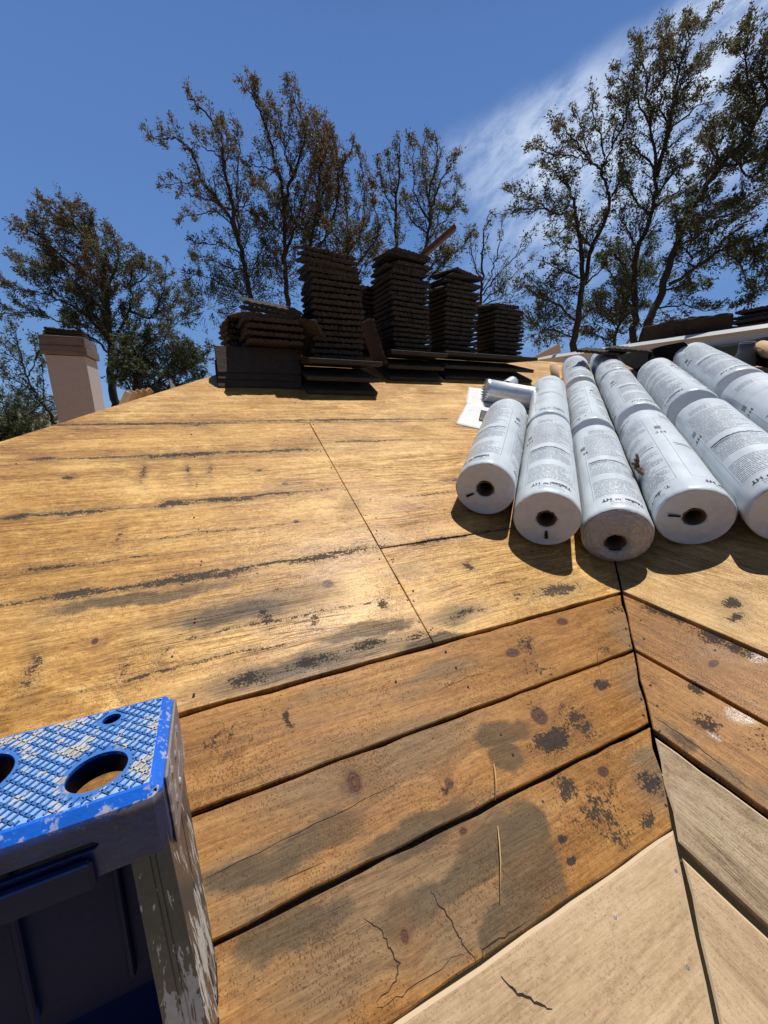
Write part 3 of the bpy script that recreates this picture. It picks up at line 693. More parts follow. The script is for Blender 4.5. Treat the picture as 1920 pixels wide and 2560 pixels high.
ENDS = [end_mesh(RL, k).mesh('film_end', M_END) for k in range(3)]
WRAP = end_mesh(RL, 9.0, (0.0, -.030), .036, .020).mesh('crumpled_film_end', M_WRAP)
BACK = end_mesh(RL, 5, front=False).mesh('film_back_end', M_END)
CORE = core_mesh(RL).mesh('core_tube', M_CORE); CORE_LOW = core_mesh(RL, (0, -.030)).mesh('core_tube_low', M_CORE)
LETT = lettering_mesh(RL).mesh('lettering', M_INK)
def tape_mesh(ang, r0, r1, w):
    mb = MB(); d = Vector((math.sin(ang), 0, math.cos(ang))); t = Vector((d.z, 0, -d.x))
    a = [mb.vert(d * r + t * s * w + Vector((0, -.0095 if r > .05 else -.004, 0))) for r, s in ((r0, -.7), (r0, .7), (r1, 1), (r1, -1))]
    mb.face(a); mb.face(a[::-1]); return mb.mesh('tape_mark', M_TAPE)
GROUP_ROLL = 'rolls of white underlayment in the roof valley'
def make_roll(q, a, side, spin, label, var=0, crumple=False, tape=None, lift=.004):
    c = roll_at(q, a, side, lift)
    o = empty('underlayment_roll', mat=basis(LAT, DV, RUP, c))
    tag(o, label, 'roll', GROUP_ROLL)
    for nm, me in (('printed_film', BODY[var]), ('film_end', WRAP if crumple else ENDS[var]), ('film_end', BACK), ('core_tube', CORE_LOW if crumple else CORE), ('lettering', LETT)):
        p = bpy.data.objects.new(nm, me); COL.objects.link(p); p.parent = o
        if nm in ('printed_film', 'lettering'): p.rotation_euler = (0, spin, 0)
    if tape:
        p = bpy.data.objects.new('tape_mark', tape_mesh(*tape)); COL.objects.link(p); p.parent = o
    return o
make_roll(-.532, 1.437, 'L', -.45, 'leftmost front white printed roll, beside the paper sheets on the plywood', 0, tape=(-2.0, .05, .085, .006))
make_roll(-.282, 1.353, 'L', .05, 'front white roll second from left, black tape mark below its core hole', 1, tape=(3.05, .05, .085, .007))
make_roll(-.282, 2.40, 'L', .12, 'white roll lying directly behind the second front roll from left, near the metal pipe', 2)
make_roll(-.021, 1.400, 'L', .10, 'front white roll in the valley with crumpled clear wrap on its end', 2, True)
make_roll(-.021, 2.51, 'L', 1.15, 'white roll with a plain seam on top behind the crumpled-end roll', 0)
make_roll(-.021, 3.68, 'L', .0, 'rearmost white roll straight behind the plain seamed roll in the valley', 1)
make_roll(.236, 1.485, 'R', .75, 'front white roll with black tape left of its core and a seam along it', 0, tape=(-1.50, .045, .088, .0055))
make_roll(.236, 2.61, 'R', .15, 'white roll in the middle of its row, behind the taped right front roll', 1)
make_roll(.236, 3.64, 'R', .2, 'rearmost white roll of its row, carrying the two loose tiles', 2)
make_roll(.490, 1.452, 'R', -.45, 'front white roll cut by the right picture edge, with dense fine print', 1)
make_roll(.490, 2.62, 'R', 1.02, 'white roll with a bare seamed top behind the rightmost front roll', 2)
make_roll(.745, 1.69, 'R', -.55, 'white roll at the right edge with HT lettering on its side', 0)
make_roll(.745, 2.79, 'R', -.3, 'white roll farthest right at the back, below the black felt and white trim', 1)

# ------------------------------------------------------------------ roof tiles
M_TILE = simple('dark_concrete_tile', (0.052, 0.042, 0.033), 0.92, var=0.5, scale=34, bump=0.9, spec=0.25, bdist=0.006)
def tile_mesh(seed, w=.37, d=.34, th=.024):
    """ribbed interlocking tile: corrugated section, lugs on the underside, ragged butt edge"""
    rr = random.Random(seed); mb = MB(); nx, ny = 34, 7
    def topz(f): return th + .0026 * math.cos(f * 9 * 2 * math.pi + seed) + .0035 * mnoise.noise(Vector((f * 9, seed * 5, 0)))
    def botz(f): return .0045 * max(0, math.cos(f * 11 * 2 * math.pi)) ** 2 + .003 * mnoise.noise(Vector((f * 7, seed * 5, 4)))
    g = {}
    chip = [rr.gauss(0, .0035) + .006 * mnoise.noise(Vector((q * .25, seed * 3, 1))) for q in range(nx + 1)]
    for i in range(nx + 1):
        f = i / nx
        for j in range(ny + 1):
            h = j / ny; x = (f - .5) * w; y = (h - .5) * d
            if j == 0: y += chip[i]
            if i in (0, nx): x += .006 * math.sin(h * 31 + seed) + rr.gauss(0, .002)
            nz = mnoise.noise(Vector((x * 14 + seed * 9, y * 14, seed))) * .0022
            e = .55 if i in (0, nx) else 1.0
            g[i, j, 1] = mb.vert((x, y, topz(f) * e + nz)); g[i, j, 0] = mb.vert((x, y + (.004 if j == 0 else 0), botz(f) + (.007 if i in (0, nx) else 0) + nz))
    for i in range(nx):
        for j in range(ny):
            mb.face((g[i, j, 1], g[i + 1, j, 1], g[i + 1, j + 1, 1], g[i, j + 1, 1])); mb.face((g[i, j, 0], g[i, j + 1, 0], g[i + 1, j + 1, 0], g[i + 1, j, 0]))
        mb.face((g[i, 0, 0], g[i + 1, 0, 0], g[i + 1, 0, 1], g[i, 0, 1])); mb.face((g[i, ny, 1], g[i + 1, ny, 1], g[i + 1, ny, 0], g[i, ny, 0]))
    for j in range(ny):
        mb.face((g[0, j, 1], g[0, j + 1, 1], g[0, j + 1, 0], g[0, j, 0])); mb.face((g[nx, j, 0], g[nx, j + 1, 0], g[nx, j + 1, 1], g[nx, j, 1]))
    return mb.mesh('roof_tile', M_TILE)
TILES = [tile_mesh(k, .37 + .008 * (k % 3 - 1)) for k in range(7)]
def flat_mesh(seed, w, d, th=.03):
    mb = MB(); mb.box((0, 0, th / 2), (w, d, th), bev=.004)
    for i, v in enumerate(mb.v): mb.v[i] = (v[0] + mnoise.noise(Vector((v[0] * 9, v[1] * 9, seed))) * .006, v[1] + mnoise.noise(Vector((v[0] * 9 + 5, v[1] * 9, seed))) * .006, v[2])
    return mb.mesh('flat_tile', M_TILE)
FLATS = [flat_mesh(k, .50 + .012 * (k % 3), .42) for k in range(4)]
ORD = 'lowest second third fourth fifth sixth seventh eighth ninth tenth eleventh twelfth thirteenth fourteenth fifteenth sixteenth seventeenth eighteenth nineteenth twentieth'.split()
def put(me, loc, rx=0., ry=0., rz=0., label='', group=None, name='concrete_tile', cat='concrete tile', parent=None):
    o = bpy.data.objects.new(name, me); COL.objects.link(o); o.location = loc; o.rotation_euler = (rx, ry, rz)
    tag(o, label, cat, group, 'thing'); return o
TH = math.atan(S)
def base_fan(x, yf, n, who, w_=None, depth=.42, top_lift=0.0, front=.17):
    """flat tiles wedged between the slope and the level stack, opening towards the eave"""
    yb_ = yf + depth; z0 = zL(yf) + .006
    for k in range(n):
        ang = TH * (1 - .86 * (k / max(1, n - 1)) ** 1.2) ; t = .03
        zc_back = zL(yb_) + .006 + k * .030
        c = Vector((x + rj.uniform(-.014, .014) + (k == n - 1) * .0, yb_, zc_back)) + Vector((0, -math.cos(ang), -math.sin(ang))) * (depth / 2 - rj.uniform(-.012, .012))
        put(FLATS[k % 4], c, ang, rj.uniform(-.004, .004), rj.uniform(-.03, .03), 'flat dark base tile, %s of the wedge under the %s' % ('topmost' if k == n - 1 else ORD[k], who), 'flat tiles wedged under the stacks')
    return zL(yb_) + .006 + n * .031
def stack(x, y, z, n, who, step=.0385, lean=(0, 0), rz=0.0, jx=.0055, tops=(), first=0):
    rr = random.Random(int(x * 1000) + n)
    for k in range(n):
        f = k / max(1, n - 1)
        put(TILES[rr.randrange(7)], (x + lean[0] * f + rr.gauss(0, jx), y + lean[1] * f + rr.gauss(0, jx), z + k * step), rr.gauss(0, .008), rr.gauss(0, .010), rz + rr.gauss(0, .02),
            'dark ribbed tile, %s up in the %s' % (ORD[k], who), 'roof tiles in the ' + who)
    zt_ = z + n * step
    for k, (dz, dx, dy, rx, ry, rzz) in enumerate(tops):
        put(TILES[rr.randrange(7)], (x + lean[0] + dx, y + lean[1] + dy, zt_ + dz), rx, ry, rz + rzz,
            'tilted ribbed tile, %s of the crooked ones topping the %s' % (ORD[k], who), 'roof tiles in the ' + who)
    return zt_
# the tallest stack, left of the middle
w1 = 'tallest stack'
zb = base_fan(.88, 2.62, 3, w1)
stack(.895, 2.92, zb - .012, 14, w1, lean=(-.005, .0), rz=-.03, tops=((.004, -.02, 0, .08, .04, .0), (.040, -.02, .01, .14, .06, .02), (.076, -.035, -.02, .26, .08, -.03), (.114, -.035, -.02, .30, .08, -.03), (.150, -.04, -.02, .34, .09, -.04)))
w2 = 'stack below the plank'
zb = base_fan(1.63, 2.95, 3, w2)
stack(1.635, 3.25, zb - .012, 15, w2, lean=(-.03, .02), rz=.05, tops=((.002, -.01, 0, -.02, -.04, .1), (.040, -.02, .01, .03, .05, -.1), (.078, .02, 0, .07, -.05, .15), (.118, -.01, 0, -.03, .06, -.08), (.156, .01, 0, .06, .02, .1)))
w3 = 'third tall stack'
zb = base_fan(2.20, 3.02, 3, w3)
stack(2.16, 3.33, zb - .012, 14, w3, lean=(.015, .02), rz=.06, tops=((.002, -.02, 0, .03, -.05, .12), (.040, .03, .01, .05, .06, -.1), (.082, .02, .0, -.04, -.06, .1), (.118, .04, 0, .06, .08, .16)))
w4 = 'short stack nearest the rolls'
zb = base_fan(2.70, 3.02, 3, w4)
stack(2.76, 3.36, zb - .012, 11, w4, lean=(-.02, .02), rz=.04, tops=((.002, .0, 0, .05, .03, .1), (.04, -.05, .0, .10, -.07, .2)))
# behind: stacks standing past the ridge, seen through the gaps
w5 = 'stack glimpsed behind the tallest one'
stack(1.42, 3.72, zL(3.86) - .05, 14, w5, rz=.02)
w6 = 'small stack behind the ridge caps'
stack(.36, 3.24, zL(3.22) + .03, 7, w6, rz=.12, lean=(-.02, 0), jx=.012)
w7 = 'low stack half hidden by the tallest'
stack(.70, 3.58, zL(3.75) - .02, 6, w7, rz=.05)
# ridge tiles nested at the left end, with tiles piled on them
def ridge_mesh(seed, w=.53, leg=.19, ap=R(58)):
    mb = MB(); pr = []
    for (sgn) in (-1, 1):
        pass
    c, s_ = math.cos(ap), math.sin(ap); t = .020
    out = [(-leg * c - .035, -leg * s_), (-.035, 0), (.035, 0), (leg * c + .035, -leg * s_)]
    inn = [(-leg * c - .035 + t, -leg * s_), (-.035 + t * .5, -t), (.035 - t * .5, -t), (leg * c + .035 - t, -leg * s_)]
    xs = [-w / 2 + w * i / 10 for i in range(11)]; rows = []
    for x in xs:
        r = []
        for (y, z) in out + inn[::-1]:
            n = mnoise.noise(Vector((x * 7 + seed * 3, y * 9, z * 9))) * .004
            r.append(mb.vert((x + (n if abs(x) > w * .49 else 0), y + n, z + n)))
        rows.append(r)
    for a, b in zip(rows, rows[1:]):
        for k in range(8): mb.face((a[k], b[k], b[(k + 1) % 8], a[(k + 1) % 8]))
    mb.face(rows[0][::-1]); mb.face(rows[-1])
    return mb.mesh('ridge_tile', M_TILE)
RIDGES = [ridge_mesh(k) for k in range(2)]
xr, yr = .35, 2.86
zr0 = zL(2.70) + .165
for k in range(4):
    put(RIDGES[k % 2], (xr + rj.uniform(-.008, .008), yr + .014 * k, zr0 + .046 * k - .012), .04, rj.uniform(-.01, .01), rj.uniform(-.015, .015), 'nested dark ridge tile, %s of the four at the left end' % ('topmost' if k == 3 else ORD[k]), 'ridge tiles nested at the left end', 'ridge_cap_tile', 'ridge cap')
zz = zr0 + .046 * 3 - .012
w0 = 'ragged pile on the ridge caps'
stack(xr + .09, yr + .03, zz + .012, 4, w0, step=.041, jx=.014, rz=.03, tops=((.005, -.04, 0, .14, -.03, .12), (.045, .02, .02, .22, .08, -.05), (.085, .02, .03, .30, .10, -.04)))
put(TILES[2], (xr + .315, yr + .02, zz + .075), .15, .5, .9, 'chipped pale-edged tile sticking out between the ridge tiles and the tallest stack')
put(TILES[4], (xr + .24, yr + .5, zz + .16), .1, -.1, .3, 'loose tile lying behind the ragged pile')
# a tile leaning on edge between the two tall stacks
put(TILES[3], (1.29, 3.14, zL(3.12) + .24), .25, R(68), .12, 'dark ribbed tile leaning upright against the stack below the plank')
# tiles beyond the right wing's ridge, and loose ones
for k, (px, py, n) in enumerate(((1432, 735, 5), (1503, 722, 4), (1572, 715, 5), (1660, 705, 8))):
    p = atx(px, py, XR + .25); wh = 'low stack on the right ridge behind the trim, number %d from left' % (k + 1)
    wh = ('leftmost low stack behind the trim', 'second low stack behind the trim', 'third low stack behind the trim', 'rightmost stack behind the trim')[k]
    stack(XR + .22, p.y, zr - .06, n, wh, rz=R(90 + (k * 37) % 11 - 5), jx=.024, step=.043)
    for q in range(3 if k == 1 else 0):
        put(TILES[(k + q) % 7], (XR + .05, p.y - .22 + q * .22, zr + .085 + .01 * q), R(6 - 5 * q), R(64 + 5 * q), R(14 - 12 * q), 'ribbed tile on edge, %s leaning on the second low stack behind the trim' % ('left one', 'middle one', 'right one')[q], 'tiles on edge behind the trim')
# two loose tiles lying across the rearmost rolls
c = roll_at(.236, 4.30, 'R')
for k, (dx, dl, dz) in enumerate(((-.10, -.02, .142), (.12, -.10, .160))):
    p = c + LAT * (dx + .03) + DV * dl + RUP * dz
    o = put(TILES[5 + k], p, 0, 0, 0, ('loose dark tile lying across the rearmost rolls, left of its neighbour', 'loose dark tile on the rearmost rolls, right of its neighbour')[k])
    o.rotation_euler = (R(10), R(10), R(-62))
# tiles on the chimney
for k in range(3):
    put(TILES[k], ((cx0 + cx1) / 2 + .0, (cy0 + cy1) / 2 - .05, .866 + k * .03), 0, .02 * k, .1 * k - .1, 'dark tile, %s of three lying on the chimney top' % ORD[k], 'tiles on the chimney')

# ------------------------------------------------------------------ lumber, trim, felt, tubes, paper
M_RED = wood('reddish_lumber', ((0.06, 0.024, 0.013), (0.12, 0.050, 0.026), (0.19, 0.085, 0.046)), seed=33.0, checks=.2, pits=.4)
def bar(name, a, b, w, h, mat, label, cat, up=Vector((0, 0, 1))):
    d = (b - a); L = d.length; y = d.normalized(); x = y.cross(up).normalized(); z = x.cross(y)
    mb = MB(); mb.box((0, L / 2, 0), (w, L, h), bev=.003)
    for i, v in enumerate(mb.v): mb.uv[i] = (v[1], v[0] + v[2])
    o = mb.build(name, mat); o.matrix_world = basis(x, y, z, a); tag(o, label, cat); return o
p1, p0 = aty(986, 489, 3.42), aty(905, 562, 3.42)
dd = (p0 - p1)
bar('wooden_plank', p1 + dd * 2.5 + Vector((0, .55, 0)), p1 + Vector((0, .02, 0)), .085, .04, M_RED, 'reddish lumber plank slanting up from behind the second tall tile stack', 'plank')
M_TRIM = simple('white_coated_metal', (0.66, 0.65, 0.62), 0.35, 0.0, var=0.06, scale=9, bump=.05)
a = atx(1128, 779, XR - .06); b = atx(1700, 697, XR - .06)
dirv = (b - a).normalized(); mb = MB()
L = (b - a).length
prof = [(0.004, .016), (-.036, -.022), (-.034, -.027), (-.004, -.012), (0.0, -.118), (-.05, -.125), (-.05, -.129), (.003, -.122), (.003, -.006), (.008, .010)]
pr0 = [mb.vert(a + Vector((x, 0, z))) for x, z in prof]; pr1 = [mb.vert(b + dirv * .6 + Vector((x, 0, z))) for x, z in prof]
for i in range(len(prof)): j = (i + 1) % len(prof); mb.face((pr0[i], pr1[i], pr1[j], pr0[j]))
mb.face(pr0[::-1]); mb.face(pr1)
tag(mb.build('metal_trim', M_TRIM), 'long white metal trim strip standing along the right ridge', 'metal trim')
M_FELT = simple('black_felt', (0.010, 0.0095, 0.0095), 1.0, var=0.3, scale=30, bump=.3, spec=.05)
def sheet(name, mat, P, nx, ny, th, label, cat, amp=.02, sc=3.0, seed=0):
    """P(s, t) -> surface point; a thin sheet with thickness and waves"""
    mb = MB(); g = {}
    for i in range(nx + 1):
        for j in range(ny + 1):
            p = P(i / nx, j / ny); p = p + Vector((0, 0, 1)) * (mnoise.noise(Vector((p.x * sc, p.y * sc, seed))) * amp)
            g[i, j, 1] = mb.vert(p + Vector((0, 0, th)), (i / nx, j / ny)); g[i, j, 0] = mb.vert(p, (i / nx, j / ny))
    for i in range(nx):
        for j in range(ny):
            mb.face((g[i, j, 1], g[i + 1, j, 1], g[i + 1, j + 1, 1], g[i, j + 1, 1]), 0, True); mb.face((g[i, j, 0], g[i, j + 1, 0], g[i + 1, j + 1, 0], g[i + 1, j, 0]), 0, True)
    for i in range(nx):
        mb.face((g[i, 0, 0], g[i + 1, 0, 0], g[i + 1, 0, 1], g[i, 0, 1])); mb.face((g[i, ny, 1], g[i + 1, ny, 1], g[i + 1, ny, 0], g[i, ny, 0]))
    for j in range(ny):
        mb.face((g[0, j, 1], g[0, j + 1, 1], g[0, j + 1, 0], g[0, j, 0])); mb.face((g[nx, j, 0], g[nx, j + 1, 0], g[nx, j + 1, 1], g[nx, j, 1]))
    o = mb.build(name, mat); tag(o, label, cat); return o
def bil(a, b, c, d):
    return lambda s, t: (a * (1 - s) + b * s) * (1 - t) + (d * (1 - s) + c * s) * t
def upR(px, py, h):                                           # a point h above the right slope, seen at a photograph place
    r = ray(px, py); k = (-1 - S * VX + h * SL) / (r.z - S * r.x); return r * k
fa, fb, fc, fd = upR(1385, 806, .04), upR(1700, 790, .05), upR(1700, 729, .16), upR(1300, 765, .14)
sheet('felt_sheet', M_FELT, bil(fa, fb, fc, fd), 16, 10, .003, 'sheet of black roofing felt lying behind the rolls below the white trim', 'felt sheet', .06, 2.4, 3)
f2a, f2b, f2c, f2d = upR(1400, 782, .16), upR(1545, 800, .02), upR(1478, 735, .30), upR(1400, 757, .22)
sheet('felt_sheet', M_FELT, bil(f2a, f2b, f2c, f2d), 10, 8, .003, 'folded flap of black felt propped up against the white trim', 'felt sheet', .03, 4, 8)
M_CARD = simple('brown_cardboard', (0.23, 0.125, 0.06), 0.85, var=0.15, scale=20)
k0, k1, k2, k3 = aty(1138, 779, 4.05), aty(1212, 762, 4.05), aty(1209, 742, 4.12), aty(1178, 757, 4.12)
mb = MB(); q = [mb.vert(p) for p in (k0, k1, k2, k3)]; q2 = [mb.vert(p + Vector((0, .006, 0))) for p in (k0, k1, k2, k3)]
mb.face(q); mb.face(q2[::-1])
for i in range(4): mb.face((q[i], q2[i], q2[(i + 1) % 4], q[(i + 1) % 4]))
tag(mb.build('cardboard_sheet', M_CARD), 'torn brown cardboard sheet standing at the left end of the white trim', 'cardboard')
def upL(px, py, h):
    r = ray(px, py); k = (-1 + h * SL) / (r.z - S * r.y); return r * k
def tube_obj(name, a, b, r, mat, label, cat, wall=.005, ser=0):
    d = b - a; L = d.length; y = d.normalized(); z = (Vector((0, 0, 1)) - y * y.z).normalized(); x = y.cross(z)
    mb = MB(); n = 48
    mb.lathe([(r - wall, 0), (r, 0), (r, L), (r - wall, L), (r - wall, 0)], n)
    o = mb.build(name, mat); o.matrix_world = basis(x, y, z, a); tag(o, label, cat); return o
M_TAN = simple('tan_cardboard_tube', (0.50, 0.34, 0.20), 0.8, var=0.14, scale=40)
tube_obj('cardboard_tube', upL(1203, 838, .12), upL(1196, 789, .27), .034, M_TAN, 'thin tan cardboard core tube sticking up behind the second row of rolls', 'cardboard tube')
p = upR(1642, 752, .14)
tube_obj('cardboard_tube', p - DV * .62 + LAT * .12, p, .050, M_TAN, 'wide tan cardboard tube at the right edge under the white trim', 'cardboard tube')
M_ZINC = simple('dull_zinc', (0.11, 0.11, 0.115), 0.5, 0.4, var=0.25, scale=25)
p = upR(1606, 790, .06); mb = MB(); mb.lathe([(.085, 0), (.075, .012), (.046, .10), (.044, .155), (.040, .155), (.042, .10), (.07, .010)], 40)
o = mb.build('vent_flashing', M_ZINC); o.matrix_world = basis(LAT, NR, LAT.cross(NR), p); tag(o, 'dark grey metal vent flashing cone beside the wide tan tube', 'vent flashing')
# galvanised pipe collars on the paper
m = Mat('galvanised_steel'); x, y, z = m.tex('Object'); n = m.noise(x, y * 0.3, z, 40, 4); n2 = m.noise(x, y, z, 6, 3)
m.set(color=m.ramp(n, [(.3, (0.62, 0.65, 0.68)), (.7, (0.76, 0.79, 0.82))]), rough=(m.v(0.36) + (n2 - .5) * .25), metal=0.55).bump(n2, .25, .004)
M_GALV = m.mat
def collar(loc, axis, L, r, label):
    """sheet metal pipe with crimped saw-tooth ends"""
    mb = MB(); n = 96
    def ringf(y, rf, notch):
        return [mb.vert(((r * rf) * math.sin(2 * math.pi * k / n), y + (notch if (k // 2) % 2 else 0), (r * rf) * math.cos(2 * math.pi * k / n))) for k in range(n)]
    ys = [(0, 1.0, .016), (.018, 1.0, 0), (.020, 1.02, 0), (.024, 1.0, 0), (L * .5, 1.0, 0), (L - .024, 1.0, 0), (L - .020, 1.02, 0), (L - .018, 1.0, 0), (L, 1.0, -.016)]
    rg = [ringf(*q) for q in ys]
    for a_, b_ in zip(rg, rg[1:]):
        for k in range(n): mb.face((a_[k], a_[(k + 1) % n], b_[(k + 1) % n], b_[k]), 0, True)
    rg2 = [ringf(y, f - .012, c_) for y, f, c_ in ys]
    for a_, b_ in zip(rg2, rg2[1:]):
        for k in range(n): mb.face((a_[k], b_[k], b_[(k + 1) % n], a_[(k + 1) % n]), 0, True)
    o = mb.build('metal_pipe', M_GALV); y_ = axis.normalized(); z_ = (NL - y_ * y_.dot(NL)).normalized(); x_ = y_.cross(z_)
    o.matrix_world = basis(x_, y_, z_, loc); tag(o, label, 'metal pipe'); return o
pr = .084
pa, pb = upL(1046, 842, pr + .006), upL(1156, 861, pr + .006)
collar(pa, pb - pa, (pb - pa).length, pr, 'shiny galvanised pipe piece with saw-tooth ends lying across the papers')
pc = upL(1107, 826, pr + .004)
collar(pc, DV * -1 + Vector((-.15, .2, 0)), .16, .052, 'short galvanised pipe collar end-on just behind the longer pipe')
# printed paper sheets
m = Mat('printed_paper'); u, v, _ = m.tex('UV'); li = (v * 46.0).floor(); lf = (v * 46.0).fract()
wd = m.noise(u * 38.0, li * 3.3, 0.0, 1, 2, .7); fig = m.noise(u * 5.0, v * 5.0, 2.0, 1, 4, .6, 1.5)
ink = lf.gt(.35) * lf.lt(.75) * wd.gt(.52) * u.gt(.08) * u.lt(.92) * .45 + (1.0 - (fig - .5).abs().step(0, .02)) * .35 * v.gt(.35) * u.gt(.1) * u.lt(.9) * v.lt(.9)
m.set(color=m.mix(ink.clamp(), (0.72, 0.71, 0.68), (0.10, 0.10, 0.11)), rough=.7)
M_PAPER = m.mat
def paper(corners, label, h=.004, seed=0, amp=.006):
    q = [onL(*c) + NL * h for c in corners]
    return sheet('paper_sheet', M_PAPER, bil(*q), 10, 10, .0006, label, 'paper', amp, 9, seed)
paper([(984, 917), (1064, 936), (1078, 885), (1008, 872)], 'printed white sheet lying left of the leftmost front roll', .006, 1)
paper([(1005, 873), (1086, 890), (1092, 850), (1012, 838)], 'printed white sheet partly under the galvanised pipe', .0065, 2)
paper([(1075, 925), (1158, 930), (1160, 868), (1080, 862)], 'white sheet lying between the pipe and the second row of rolls', .003, 3)
M_BLACKP = simple('black_card', (0.02, 0.02, 0.022), .6, var=.2)
q = [onL(*c) + NL * .013 for c in ((1033, 911), (1048, 914), (1053, 892), (1038, 889))]
sheet('black_card', M_BLACKP, bil(*q), 4, 4, .001, 'small black card lying on the printed sheet beside the leftmost roll', 'card', .001)
# wood splinters wedged between two rolls
ws = roll_at(.105, 1.92, 'L') ; ws = V0 + LAT * .112 + RUP * .232 + DV * 1.80
M_SPL = wood('splinter_wood', ((0.10, 0.06, 0.03), (0.20, 0.125, 0.07), (0.34, 0.22, 0.13)), seed=40.0)
for k in range(2):
    mb = MB(); mb.box((0, 0, 0), (.035, .085, .012), bev=.003); mb.box((.006, .045, .008), (.014, .05, .010), bev=.002); mb.box((-.008, -.03, .010), (.012, .05, .008), bev=.002)
    for i, v in enumerate(mb.v): mb.uv[i] = (v[1], v[0]); 
    o = mb.build('wood_scrap', M_SPL, loc=ws + DV * (.05 * k) + RUP * (.012 * k) + LAT * (-.012 * k)); o.rotation_euler = (R(35 + 25 * k), R(20 - 50 * k), R(20 + 40 * k))
    tag(o, ('broken brown wood scrap wedged between two front rolls, nearer the eave', 'pale broken wood scrap wedged between two front rolls, farther up')[k], 'wood scrap')
# dry pine needles on the boards
M_STRAW = simple('dry_straw', (0.55, 0.36, 0.14), .7, var=.2)
for k, (a_, b_) in enumerate((((1065, 1652), (1068, 1731)), ((1073, 1786), (1078, 1950)))):
    A, B = onL(*a_) + NL * .006, onL(*b_) + NL * .006; mb = MB(); mid = (A + B) / 2 + NL * .004 + LAT * .002
    mb.tube([A, (A + mid) / 2 + NL * .002, mid, B], [.0007, .0012, .0012, .0006], 5)
    tag(mb.build('pine_needle', M_STRAW), ('shorter dry straw-coloured needle on the second board', 'longer dry straw-coloured needle on the third board')[k], 'dry needle')
# offcuts and a metal sliver past the hip
M_OFF = wood('pale_offcut', NEW, seed=50.0)
for k in range(5):
    p = aty(266 + 11 * k, 862 - 3.2 * k, 3.15 + .16 * k)
    mb = MB(); mb.box((0, 0, 0), (.045, .03, .17), bev=.003)
    for i, v in enumerate(mb.v): mb.uv[i] = (v[2], v[0])
    o = mb.build('wood_offcut', M_OFF, loc=p + Vector((0, .0, -.03))); o.rotation_euler = (R(-20 + 7 * k), R(25 + 5 * k), R(10 * k))
    tag(o, 'small pale wood offcut beyond the hip, %s of five from the left' % ('first', 'second', 'third', 'fourth', 'fifth')[k], 'wood offcut', 'wood offcuts behind the hip')
p = aty(378, 838, 3.5); mb = MB(); t0 = aty(366, 817, 3.5)
i0 = [mb.vert(p + Vector((-.03, 0, -.05))), mb.vert(p + Vector((.035, .01, -.05))), mb.vert(t0), mb.vert(p + Vector((-.03, .012, -.05))), mb.vert(p + Vector((.035, .022, -.05))), mb.vert(t0 + Vector((0, .012, 0)))]
for f in ((0, 1, 2), (5, 4, 3), (0, 3, 4, 1), (1, 4, 5, 2), (2, 5, 3, 0)): mb.face([i0[k] for k in f])
tag(mb.build('metal_sliver', M_GALV), 'pointed grey metal flashing sliver sticking up past the hip', 'metal flashing')

